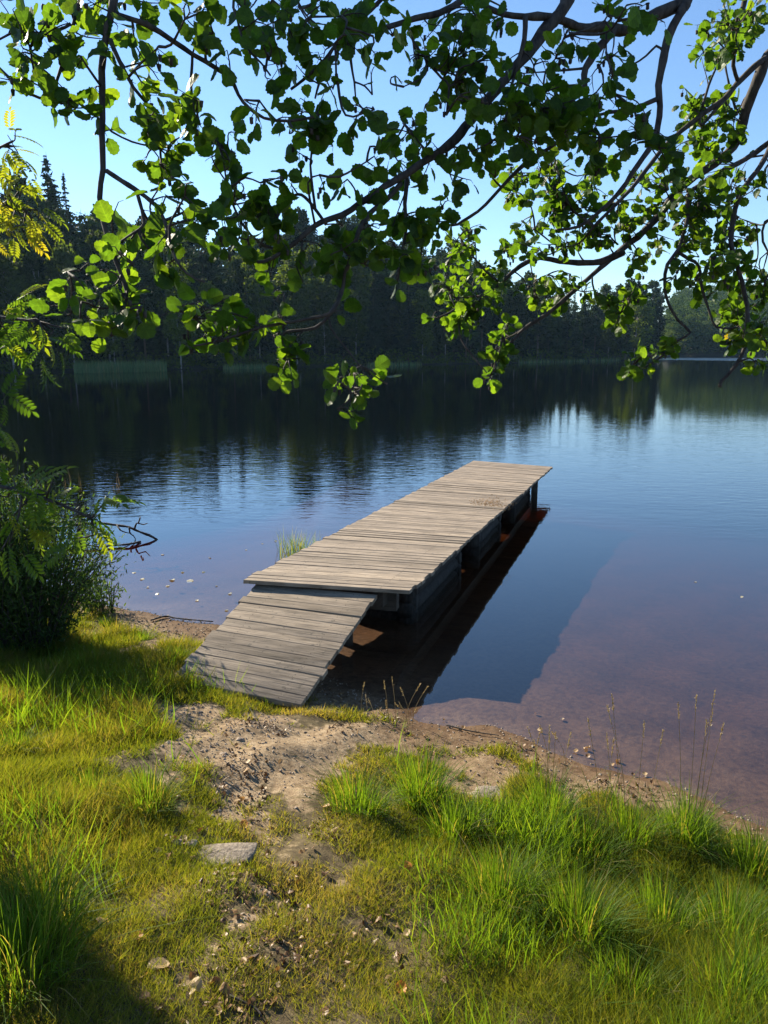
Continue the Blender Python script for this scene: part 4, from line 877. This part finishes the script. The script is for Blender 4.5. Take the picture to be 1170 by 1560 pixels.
# ------------------------------------------------------------------ grass
BV = np.array([[-.5, 0, 0], [.5, 0, 0], [.42, .5, .06], [-.42, .5, .06], [0, 1, .26]])
BT, BQ = [[3, 2, 4]], [[0, 1, 2, 3]]
def blades(g, x, y, h, w, lean, tint, zoff=-.01):
    k = len(x); a = RNG.uniform(0, 6.28, k)
    ax = norm(np.stack([np.cos(a) * lean * RNG.uniform(0, 1, k) + .06, np.sin(a) * lean * RNG.uniform(0, 1, k) - .05, np.ones(k)], -1)); b = RNG.uniform(0, 6.28, k)
    Rm = frames(np.stack([np.cos(b), np.sin(b), np.zeros(k)], -1), ax); Rm[:, :, 0] *= w[:, None]; Rm[:, :, 1] *= h[:, None]; Rm[:, :, 2] *= h[:, None]
    scatter(g, BV, BT, BQ, Rm, np.stack([x, y, zg(x, y) + zoff], -1), np.ones(k), tint=tint)
def sample(n):
    x = RNG.uniform(-4.6, 3.6, n); y = RNG.uniform(.5, 8.6, n); s = shore(x, y)
    px, py, d = to_px(np.stack([x, y, zg(x, y)], -1))
    vis = (px > -260) & (px < 1430) & (py < 1700) & (d > .3)
    m = (s > .12) & vis; return x[m], y[m], s[m], px[m], py[m], d[m]
g = Geo()
x, y, s, px, py, d = sample(2300000)
dens = np.clip(3.2 / d, .35, 1)
sd = sand_at(x, y) + (vnoise(x, y, 7, 5) - .5) * .9 + worn_at(x, y) * (.30 * vnoise(x, y, 5, 31) + .10)
nz = vnoise(x, y, 1.6, 1); nz2 = vnoise(x, y, 4.5, 2)
keep = (RNG.uniform(size=len(x)) < dens * np.clip(.62 - sd, .0, .6) / .6)
x, y, s, px, py, d, nz, nz2, sd = (a[keep] for a in (x, y, s, px, py, d, nz, nz2, sd))
worn = np.clip(1 - np.abs(x + .25 + .12 * (y - 2)) / .55, 0, 1)
lush = np.clip((x - .15) / .8, 0, 1) * np.clip((s - .45) / .4, 0, 1)
left = np.clip((-x - .75) / .6, 0, 1)
h = (.028 + .03 * nz + .02 * nz2) * (1 - .35 * worn) + .055 * left * nz2 + .07 * lush * nz
h *= RNG.uniform(.6, 1.4, len(x)); w = RNG.uniform(.0011, .0024, len(x)) * np.clip(d / 2.2, 1, 2.2); h *= 1.15
tint = np.clip(.30 + .45 * nz2 + .22 * worn - .18 * lush + RNG.normal(0, .2, len(x)) , 0, 1)
blades(g, x, y, h, w, 1.7, tint)
tag(g.build('grass', M_GRASS), 'short dry yellow green grass carpeting the trodden bank', kind='stuff')
print('short blades', len(x))
# longer loose grass
g = Geo()
x, y, s, px, py, d = sample(330000)
lush = np.clip((x - .05) / .6, 0, 1) * np.clip((s - .45) / .3, 0, 1); left = np.clip((-x - .85) / .4, 0, 1) * np.clip((s - .5) / .4, 0, 1)
k = RNG.uniform(size=len(x)) < (lush * .9 * (vnoise(x, y, 3.2, 9) > .38) + left * .17 * (vnoise(x, y, 2.6, 8) > .5)) * np.clip(2.5 / d, .4, 1) * (sand_at(x, y) < .45)
x, y, d = x[k], y[k], d[k]
tall = vnoise(x, y, 3.0, 4)
blades(g, x, y, (.08 + .25 * tall) * RNG.uniform(.6, 1.3, len(x)), RNG.uniform(.002, .004, len(x)) * np.clip(d / 2.2, 1, 1.8), .8, np.clip(RNG.beta(2, 3, len(x)) + .1, 0, .92))
tag(g.build('grass', M_LUSH), 'longer fresh green grass between the tussocks', kind='stuff')
print('long blades', len(x))

def tuft_geo(base, R_, hmax, n, wd=.0034, straw=.09):
    g = Geo(); a = RNG.uniform(0, 6.28, n); f = np.sqrt(RNG.uniform(0, 1, n)); seg = 5
    bx, by = base[0] + np.cos(a) * R_ * f * .7, base[1] + np.sin(a) * R_ * f * .7; bz = zg(bx, by) - .02
    h = hmax * RNG.uniform(.45, 1, n) * (1 - .35 * f ** 2); out = np.stack([np.cos(a), np.sin(a), 0 * a], -1) + RNG.normal(0, .5, (n, 3)) * [1, 1, 0]
    bend = (.12 + .5 * f) * RNG.uniform(.3, 1.6, n); sd = norm(np.stack([-out[:, 1], out[:, 0], 0 * a], -1) + RNG.normal(0, .3, (n, 3)))
    w = wd * RNG.uniform(.6, 1.3, n); V = []
    for i in range(seg + 1):
        t = i / seg; c = np.stack([bx, by, bz], -1) + out * (bend * h * t ** 2)[:, None] + np.array([0, 0, 1.]) * (h * (t - .42 * bend * t ** 2.4))[:, None]
        ww = w * (1 - t ** 2.2) * .5 + .0002; V += [c - sd * ww[:, None], c + sd * ww[:, None]]
    V = np.stack(V, 1); m = 2 * (seg + 1); q = np.array([[2 * i, 2 * i + 1, 2 * i + 3, 2 * i + 2] for i in range(seg)])
    tn = np.clip(RNG.beta(2, 2.6, n), 0, .9); tn[RNG.uniform(size=n) < straw] = 1
    g.add(V.reshape(-1, 3), None, (q[None] + (np.arange(n) * m)[:, None, None]).reshape(-1, 4), tint=np.repeat(tn, m)); return g
def stalk(base, tip_off, h, root, head=.09):
    g = Geo(); b = np.array([base[0], base[1], zg(base[0], base[1]) - .02]); t = b + [tip_off[0], tip_off[1], h]
    pth = smooth_path([b, b * .5 + t * .5 + [-tip_off[0] * .2, -tip_off[1] * .2, .02], t], .04); tube(g, pth, .0018, .0011, 4, tint=.4)
    n = 46; u = RNG.uniform(0, 1, n); dr = norm(pth[-1] - pth[-3]); loc = t - dr * (head * u)[:, None]
    ax = norm(dr + RNG.normal(0, .35, (n, 3))); bv = np.array([[-.12, 0, 0], [.12, 0, 0], [.09, .7, 0], [-.09, .7, 0], [0, 1, 0]])
    scatter(g, bv, BT, BQ, frames(RNG.normal(size=(n, 3)), ax), loc, RNG.uniform(.008, .016, n), tint=RNG.uniform(0, 1, n)); g.build('seed_stalk', M_STRAW, root)
TUFTS = [  # px, py of the base, radius m, height m, blades, label, stalk list
    (640, 1222, .17, .34, 520, 'tall bright green grass tussock at the sand edge below the dark water', []),
    (545, 1235, .20, .26, 520, 'low spreading grass tussock next to the tall one beside the path', []),
    (690, 1275, .15, .24, 380, 'shaded grass tussock leaning over the pale flat stone', []),
    (835, 1250, .17, .30, 480, 'upright fresh grass tussock in front of the wet sand', [(-.02, .0, .02, .1, .4), (.05, .02, .06, .1, .36)]),
    (890, 1310, .22, .24, 520, 'drooping grass tussock with a dark hollow beneath its blades', []),
    (960, 1285, .18, .26, 460, 'grass tussock with a few pale seed stalks by the shallow water', [(-.06, .02, -.05, .05, .62), (-.02, 0, -.1, .05, .58), (.03, .03, .02, .06, .5), (-.1, .0, -.02, .1, .44), (-.16, .0, -.05, .1, .5), (-.13, .03, .04, .1, .4), (.08, .0, .06, .1, .46)]),
    (1045, 1290, .16, .32, 460, 'grass tussock carrying the tallest bundle of straw coloured seed stalks', [(0, 0, .0, .05, .64), (.03, .02, .05, .04, .66), (.05, 0, .04, .08, .58), (.02, -.02, .02, .03, .56), (-.04, .01, -.03, .06, .6), (.07, .02, .07, .05, .52)]),
    (1150, 1330, .20, .24, 460, 'green grass tussock at the picture edge under the sandy waterline', []),
    (760, 1370, .18, .26, 480, 'grass tussock in the middle of the meadow strip below the flat stone', []),
    (880, 1420, .20, .27, 540, 'broad fresh grass tussock at the bottom of the meadow strip', []),
    (1010, 1420, .18, .26, 480, 'arching grass tussock below the seed stalks', []),
    (1110, 1440, .20, .27, 480, 'coarse grass tussock with broad bluish blades', []),
    (960, 1520, .17, .18, 420, 'low grass tussock in the shade near the fallen orange leaf', []),
    (1120, 1540, .17, .2, 420, 'yellowish grass tussock in the lowest corner of the meadow', []),
    (225, 1232, .14, .21, 420, 'single bright grass tussock beside the trodden path', []),
    (140, 1210, .12, .14, 260, 'small grass tussock in the sunny lawn near the bright single one', []),
    (20, 1480, .22, .28, 560, 'dark shaded grass tussock in the lower corner', []),
    (70, 1400, .16, .22, 380, 'dark grass tussock just above the shaded corner one', []),
    (20, 1140, .13, .14, 300, 'dark green grass tuft in the sunny lawn at the picture edge', []),
    (215, 975, .12, .12, 280, 'short bright grass tuft on the little sandy beach', []),
    (270, 1005, .10, .15, 240, 'grass tuft touching the corner of the ramp', []),
    (225, 1020, .12, .13, 260, 'grass tuft half in the bush shadow beside the ramp', []),
    (165, 955, .10, .13, 200, 'grass tuft at the foot of the thin willow shoot', []),
    (60, 1060, .16, .17, 360, 'feathery light green grass tuft in front of the dark bush', []),
    (345, 1060, .10, .07, 240, 'fringe of short grass growing along the lower edge of the ramp', []),
    (405, 1075, .08, .08, 200, 'small grass fringe at the lowest corner of the ramp', []),
]
for px_, py_, R_, hh, n, lb, stk in TUFTS:
    b = on_ground(px_, py_); root = empty('grass_tussock', b, lb, 'grass tussock', 'grass tussocks on the bank')
    tuft_geo(b, R_ * 1.1, hh * 1.3, int(n * 1.1)).build('blades', M_LUSH, root)
    for dx, dy, tx, ty, h in stk: stalk((b[0] + dx, b[1] + dy), (tx * 1.3, ty), h * 1.3, root)
# thin seed stalks at the water's edge
b = on_ground(600, 1103); root = empty('grass_tussock', b, 'sparse bunch of thin seed stalks in front of the dark dock shadow', 'grass tussock', 'grass tussocks on the bank')
tuft_geo(b, .14, .13, 60, .0025).build('blades', M_LUSH, root)
for i in range(13): stalk((b[0] + RNG.normal(0, .12), b[1] + RNG.normal(0, .03)), RNG.normal(0, .06, 2), RNG.uniform(.14, .34), root, .06)
b = on_ground(815, 1180); root = empty('grass_tussock', b, 'few faint brown stalks standing at the edge of the shallow water', 'grass tussock', 'grass tussocks on the bank')
tuft_geo(b, .1, .12, 40, .0025).build('blades', M_LUSH, root)
for i in range(8): stalk((b[0] + RNG.normal(0, .16), b[1] + RNG.normal(0, .05)), RNG.normal(0, .06, 2), RNG.uniform(.18, .36), root, .06)
# reed clump in the water
c = on_z(453, 838, 0); root = empty('reed_clump', c, 'small clump of green reeds standing in the water left of the dock', 'reeds'); g = Geo()
k = 110; loc = np.stack([c[0] + RNG.normal(0, .11, k), c[1] + RNG.normal(0, .12, k), np.full(k, -.3)], -1); ax = norm(np.stack([RNG.normal(0, .09, k), RNG.normal(0, .09, k), np.ones(k)], -1)); a = RNG.uniform(-1, 1, k)
Rm = frames(np.stack([np.sin(a), -np.cos(a), 0 * a], -1), ax); hs = .3 + .34 * RNG.uniform(.4, 1.05, k); Rm[:, :, 1] *= hs[:, None]; Rm[:, :, 2] *= hs[:, None]; Rm[:, :, 0] *= .011
scatter(g, BV, BT, BQ, Rm, loc, np.ones(k), tint=RNG.uniform(.45, 1, k)); g.build('blades', M_REED, root)
sp = []
for i in range(18):
    p = on_z(RNG.normal(125, 45), RNG.uniform(728, 750), 0); sp.append((p[0], p[1], -.1))
reeds('sparse_reeds', sp, .34, .0035, 0, 'few thin reed stems standing in the dark water', 'stuff', M_STRAW)

# ------------------------------------------------------------------ small things
def dead_branch():
    tip = on_z(239, 822, 0); g = Geo()
    def q(px, py, d): return P(px, py, d)
    D0 = to_px(tip)[2]
    main = smooth_path([tip + [.03, .0, -.06], tip, q(230, 817, D0), q(226, 815, D0), q(212, 810, D0 + .02), q(197, 803, D0 + .05), q(178, 800, D0 + .1), q(150, 797, D0 + .1), q(118, 799, D0 + .05), q(85, 810, D0 - .1), q(40, 830, D0 - .6)], .06)
    tube(g, main, .015, .022, 7, .08)
    for pts in ([(205, 806), (208, 797), (218, 799), (225, 797)], [(211, 797), (213, 790), (214, 787)], [(197, 803), (198, 812), (203, 816), (207, 822)], [(178, 800), (184, 808), (196, 812), (199, 811)], [(150, 797), (146, 804), (140, 808), (130, 806)]):
        tube(g, smooth_path([q(a, b_, D0 + RNG.normal(0, .05)) for a, b_ in pts], .03), .013, .005, 5, .08)
    mirror_g = Geo(); low = smooth_path([on_z(214, 825, .01), on_z(196, 829, .03), on_z(170, 831, .02), on_z(150, 833, .03), on_z(128, 829, .05)], .05)  # follows the branch's reflection on the water, modelled as a solid twig
    root = empty('dead_branch', (tip[0] - .8, tip[1], 0), 'bare dark fallen branch lying in the water beside the willow bush', 'branch')
    g.build('limb', M_DRIFT, root, smooth=True); tube(mirror_g, low, .014, .01, 6, .06); mirror_g.build('twig', M_DRIFT, root, smooth=True)
dead_branch()

def rock(name, px, py, sx, sy, sz, label, mtl=M_STONE, sink=.5, group=None):
    p = on_ground(px, py); bm_v = []; n, m = 14, 8; g = Geo()
    ph = RNG.uniform(0, 6.28, 3)
    for j in range(m + 1):
        f = math.pi * j / m
        for i in range(n):
            a = 2 * math.pi * i / n; v = np.array([math.sin(f) * math.cos(a), math.sin(f) * math.sin(a), math.cos(f)]); v = np.sign(v) * np.abs(v) ** .8
            r = 1 + .12 * math.sin(3 * a + ph[0]) * math.sin(f) + .1 * math.sin(2 * f + 2 * a + ph[1]) + .05 * math.sin(7 * a + ph[2]); bm_v.append(v * r * [sx, sy, sz])
    q = [[j * n + i, (j + 1) * n + i, (j + 1) * n + (i + 1) % n, j * n + (i + 1) % n] for j in range(m) for i in range(n)]
    g.add(np.array(bm_v), None, q); o = g.build(name, mtl, smooth=True); o.location = Vector(p) + Vector((0, 0, sz * (1 - 2 * sink))); o.rotation_euler = (RNG.normal(0, .02), RNG.normal(0, .02), RNG.uniform(-.3, .3)); return tag(o, label, 'stone', group)
rock('stone', 308, 1306, .21, .10, .014, 'flat grey stone half buried in the trodden path', sink=.62)
rock('stone', 748, 1212, .14, .08, .03, 'pale flat stone at the waterline between the grass tussocks', sink=.65)
for px_, py_, sz, lb in [(548, 1288, .018, None), (270, 1286, .018, 'small pale stone on the upper rim of the flat grey stone'), (290, 1287, .02, 'rounded pale stone beside the small one on the rim of the flat grey stone'), (342, 1318, .02, 'pale stone lying on the flat grey stone among dry leaves'), (365, 1128, .016, 'pale stone on the bare sand in front of the ramp'), (340, 1150, .014, 'light pebble on the bare sand below the ramp')]:
    if lb: rock('stone', px_, py_, sz * 1.5, sz * 1.1, sz * .7, lb, M_PEB, .3)
g = Geo(); ico = np.array([[0, 0, .7], [.9, 0, 0], [0, .8, .05], [-1, 0, 0], [0, -.9, 0], [0, 0, -.5]]); it = [[0, 1, 2], [0, 2, 3], [0, 3, 4], [0, 4, 1], [5, 2, 1], [5, 3, 2], [5, 4, 3], [5, 1, 4]]
x = RNG.uniform(-4, 3.5, 90000); y = RNG.uniform(1.5, 8.5, 90000); s = shore(x, y); m = (s > -.06) & (sand_at(x, y) > .55) & (RNG.uniform(size=len(x)) < np.where(x < -.6, .9, .35)); x, y = x[m][:9000], y[m][:9000]; k = len(x)
Rm = frames(RNG.normal(0, .3, (k, 3)) + [0, 0, 1], RNG.normal(size=(k, 3))); sz = RNG.gamma(2, .0022, k) + .002
scatter(g, ico, it, None, Rm, np.stack([x, y, zg(x, y) + .001], -1), np.minimum(sz, .016))
tag(g.build('pebbles', M_PEB), 'small pebbles and grit on the sandy beach', kind='stuff')

# dark litter left along the waterline
x = RNG.uniform(-3.2, 2.4, 60000); y = RNG.uniform(3, 8, 60000); s_ = shore(x, y); m = (np.abs(s_ - .2 - .12 * vnoise(x, y, 2, 41)) < .09) & (vnoise(x, y, 6, 42) > .45); x, y = x[m][:1500], y[m][:1500]; k = len(x); g = Geo()
scatter(g, ico * [.35, 1.6, .3], it, None, frames(RNG.normal(0, .25, (k, 3)) + [0, 0, 1], RNG.normal(size=(k, 3))), np.stack([x, y, zg(x, y) + .004], -1), RNG.gamma(2, .0035, k) + .003, tint=RNG.beta(1.2, 3, k))
tag(g.build('debris', M_DEAD), 'dark bits of twig and leaf washed up along the waterline', kind='stuff')
# crumbled dry leaves and stalks trodden into the path
x = RNG.uniform(-1.6, .9, 40000); y = RNG.uniform(1.2, 4.6, 40000); m = (worn_at(x, y) > RNG.uniform(.1, 1.1, len(x))) & (vnoise(x, y, 3.5, 51) > .42) & (shore(x, y) > .3); x, y = x[m][:5000], y[m][:5000]; k = len(x); g = Geo()
scatter(g, ico * [.7, 1.5, .25], it, None, frames(RNG.normal(0, .45, (k, 3)) + [0, 0, 1], RNG.normal(size=(k, 3))), np.stack([x, y, zg(x, y) + .008], -1), RNG.gamma(2, .0022, k) + .002, tint=RNG.beta(1.3, 2.2, k) * .8)
tag(g.build('leaf_litter', M_DEAD), 'crumbled brown leaves trodden into the worn path', kind='stuff')
def dry_leaf(name, px, py, size, tint, label, group, mtl=M_DEAD, z=None, flat=.25):
    p = on_ground(px, py) if z is None else on_z(px, py, z); V, T, U_ = ALD[RNG.integers(0, 3)]; V = V.copy(); V[:, 2] += flat * 1.2 * (V[:, 0] ** 2) + flat * .5 * np.sin(V[:, 1] * 4 + px); V[:, 1] -= .5
    g = Geo(); Rm = frames((RNG.normal(0, flat, 3) + [0, 0, 1])[None], RNG.normal(size=3)[None] * [1, 1, .2])
    scatter(g, V, T, None, Rm, np.zeros((1, 3)), np.array([size]), tint=np.array([tint])); o = g.build(name, mtl); o.location = Vector(p) + Vector((0, 0, .018 if z is None else .004)); return tag(o, label, 'leaf', group)
G1 = 'fallen dry leaves on the bank'
for px_, py_, t_, lb in [(772, 1035 + 400, 1, None), (620, 1325, 1, 'orange fallen leaf in the grass right of the path'), (612, 1512, 1, 'orange fallen leaf near the bottom of the meadow'), (240, 1478, .7, 'largest curled brown leaf on the worn grass'), (300, 1508, .75, 'pale curled leaf in the pile of dry leaves at the bottom of the path'), (305, 1270, .1, 'dark brown leaf on the rim of the flat stone'),
                         (155, 1408, .85, 'pale yellow leaf lying alone in the short grass'), (210, 1434, 1, 'orange leaf in the short grass near the pale yellow one'), (372, 1260, .95, 'yellow leaf on the light patch in the path'), (498, 1232, .85, 'pale leaf beside the low spreading tussock'), (375, 1178, .6, 'brown leaf in the sandy hollow of the path'), (965, 1480, .9, 'tan leaf under the low shaded tussock')]:
    if lb: dry_leaf('fallen_leaf', px_, py_, .045 if 'largest' not in lb else .07, t_, lb, G1)
LB = 'small brown dry leaf among others scattered on the worn bank'
for i in range(170):
    c = [(350, 1240, 60, 90), (340, 1440, 70, 70), (290, 1520, 60, 30), (720, 1130, 90, 25), (860, 1190, 90, 25), (330, 1180, 40, 50), (560, 1400, 150, 90), (380, 1330, 90, 40)][i % 8]
    px_, py_ = RNG.normal(c[0], c[2]), RNG.normal(c[1], c[3])
    if not (20 < px_ < 1150 and 1070 < py_ < 1550): continue
    dry_leaf('fallen_leaf', px_, py_, RNG.uniform(.018, .038), RNG.uniform(0, .8), LB, 'small dry leaves scattered on the bank', flat=.4)
def twig_on_ground(pts, r, label):
    q = [on_ground(*p) + [0, 0, r + .012] for p in pts]; g = Geo(); tube(g, smooth_path(q, .02), r, r * .6, 6, .06); o = g.build('twig', M_DRIFT, smooth=True); tag(o, label, 'twig')
twig_on_ground([(350, 1523), (375, 1535), (392, 1545), (400, 1556)], .004, 'thin curved grey twig lying on the worn grass at the bottom')
twig_on_ground([(230, 948), (252, 942), (270, 945), (300, 948), (325, 950)], .009, 'dark driftwood twig stranded along the little beach')
twig_on_ground([(680, 1108), (720, 1118), (760, 1124)], .006, 'thin dark twig washed up on the sand near the water')
twig_on_ground([(370, 1062), (382, 1085), (392, 1100)], .006, 'dark root poking out of the sand under the ramp edge')
for i, (px_, py_) in enumerate([(290, 885), (262, 884), (255, 893), (310, 872), (217, 883), (204, 873), (248, 845), (345, 930), (320, 850), (400, 829), (375, 838), (420, 825), (1060, 887), (1130, 910), (278, 872), (330, 893), (350, 905), (300, 915), (240, 905), (225, 895)]):
    dry_leaf('floating_leaf', px_, py_, [.09, .07, .05, .05, .06, .05][i] if i < 6 else RNG.uniform(.03, .05), RNG.uniform(0, 1), ['largest pale leaf floating on the calm water left of the dock', None][min(i, 1)] or ('small pale leaf floating on the calm water near the little beach' if px_ < 1000 else 'tiny pale fleck floating on the open water right of the dock'), 'leaves floating near the beach' if px_ < 1000 else 'flecks floating right of the dock', M_FLOAT, 0.0, .04)
# sand and sawdust left on the deck
g = Geo(); k = 500; c = bilerp(DC, .84, .50); loc = np.stack([c[0] + RNG.normal(0, .13, k), c[1] + RNG.normal(0, .22, k), np.full(k, c[2] + .006)], -1)
scatter(g, ico, it, None, frames(RNG.normal(0, .4, (k, 3)) + [0, 0, 1], RNG.normal(size=(k, 3))), loc, RNG.uniform(.003, .011, k), tint=RNG.uniform(.6, .9, k)); tag(g.build('crumbs', M_DEAD), 'dry tan plant crumbs strewn on the dock planks', kind='stuff')

g = Geo(); box(g, (0, 420, 31), 2000, 1100, 80)
m, nt, out = mat('haze'); pv = nt.nodes.new('ShaderNodeVolumePrincipled'); pv.inputs['Color'].default_value = (.42, .70, 1, 1); pv.inputs['Density'].default_value = .00013; pv.inputs['Anisotropy'].default_value = .2
nt.links.new(pv.outputs[0], out.inputs['Volume']); tag(g.build('haze', m), kind='stuff')
# ------------------------------------------------------------------ light, sky, camera
SUN_AZ, SUN_EL = rad(-47), rad(30)
wd = bpy.data.worlds.new("World"); S.world = wd; wd.use_nodes = True; nt = wd.node_tree
sky = nt.nodes.new('ShaderNodeTexSky'); sky.sky_type = 'NISHITA'; sky.sun_disc = False; sky.sun_elevation = SUN_EL; sky.sun_rotation = SUN_AZ
sky.air_density = 1.0; sky.dust_density = .0; sky.ozone_density = 5.0
bg = nt.nodes['Background']; bg.inputs[1].default_value = .078; nt.links.new(sky.outputs[0], bg.inputs[0])
ld = bpy.data.lights.new('sun', 'SUN'); ld.energy = 5.0; ld.angle = rad(.5); ld.color = (1, .90, .72)
lo = bpy.data.objects.new('sun', ld); COL.objects.link(lo)
sd_ = Vector((math.sin(SUN_AZ) * math.cos(SUN_EL), math.cos(SUN_AZ) * math.cos(SUN_EL), math.sin(SUN_EL))); lo.rotation_euler = sd_.to_track_quat('Z', 'Y').to_euler()

cd = bpy.data.cameras.new('camera'); cd.sensor_fit = 'VERTICAL'; cd.sensor_height = 36; cd.lens = 36 * FPX / 1560; cd.clip_start = .05; cd.clip_end = 3000
co = bpy.data.objects.new('camera', cd); COL.objects.link(co); co.location = Vector(CAM); co.rotation_euler = (math.pi / 2 - PITCH, 0, 0); S.camera = co
S.view_settings.view_transform = 'Standard'; S.view_settings.look = 'None'; S.view_settings.exposure = 1.4; S.view_settings.gamma = 1
cy = S.cycles; cy.max_bounces = 8; cy.diffuse_bounces = 3; cy.glossy_bounces = 3; cy.transmission_bounces = 4; cy.transparent_max_bounces = 12; cy.volume_bounces = 0
cy.use_denoising = True; cy.caustics_reflective = False; cy.caustics_refractive = False
print('trees', cnt, 'polys', sum(len(m.polygons) for m in bpy.data.meshes))
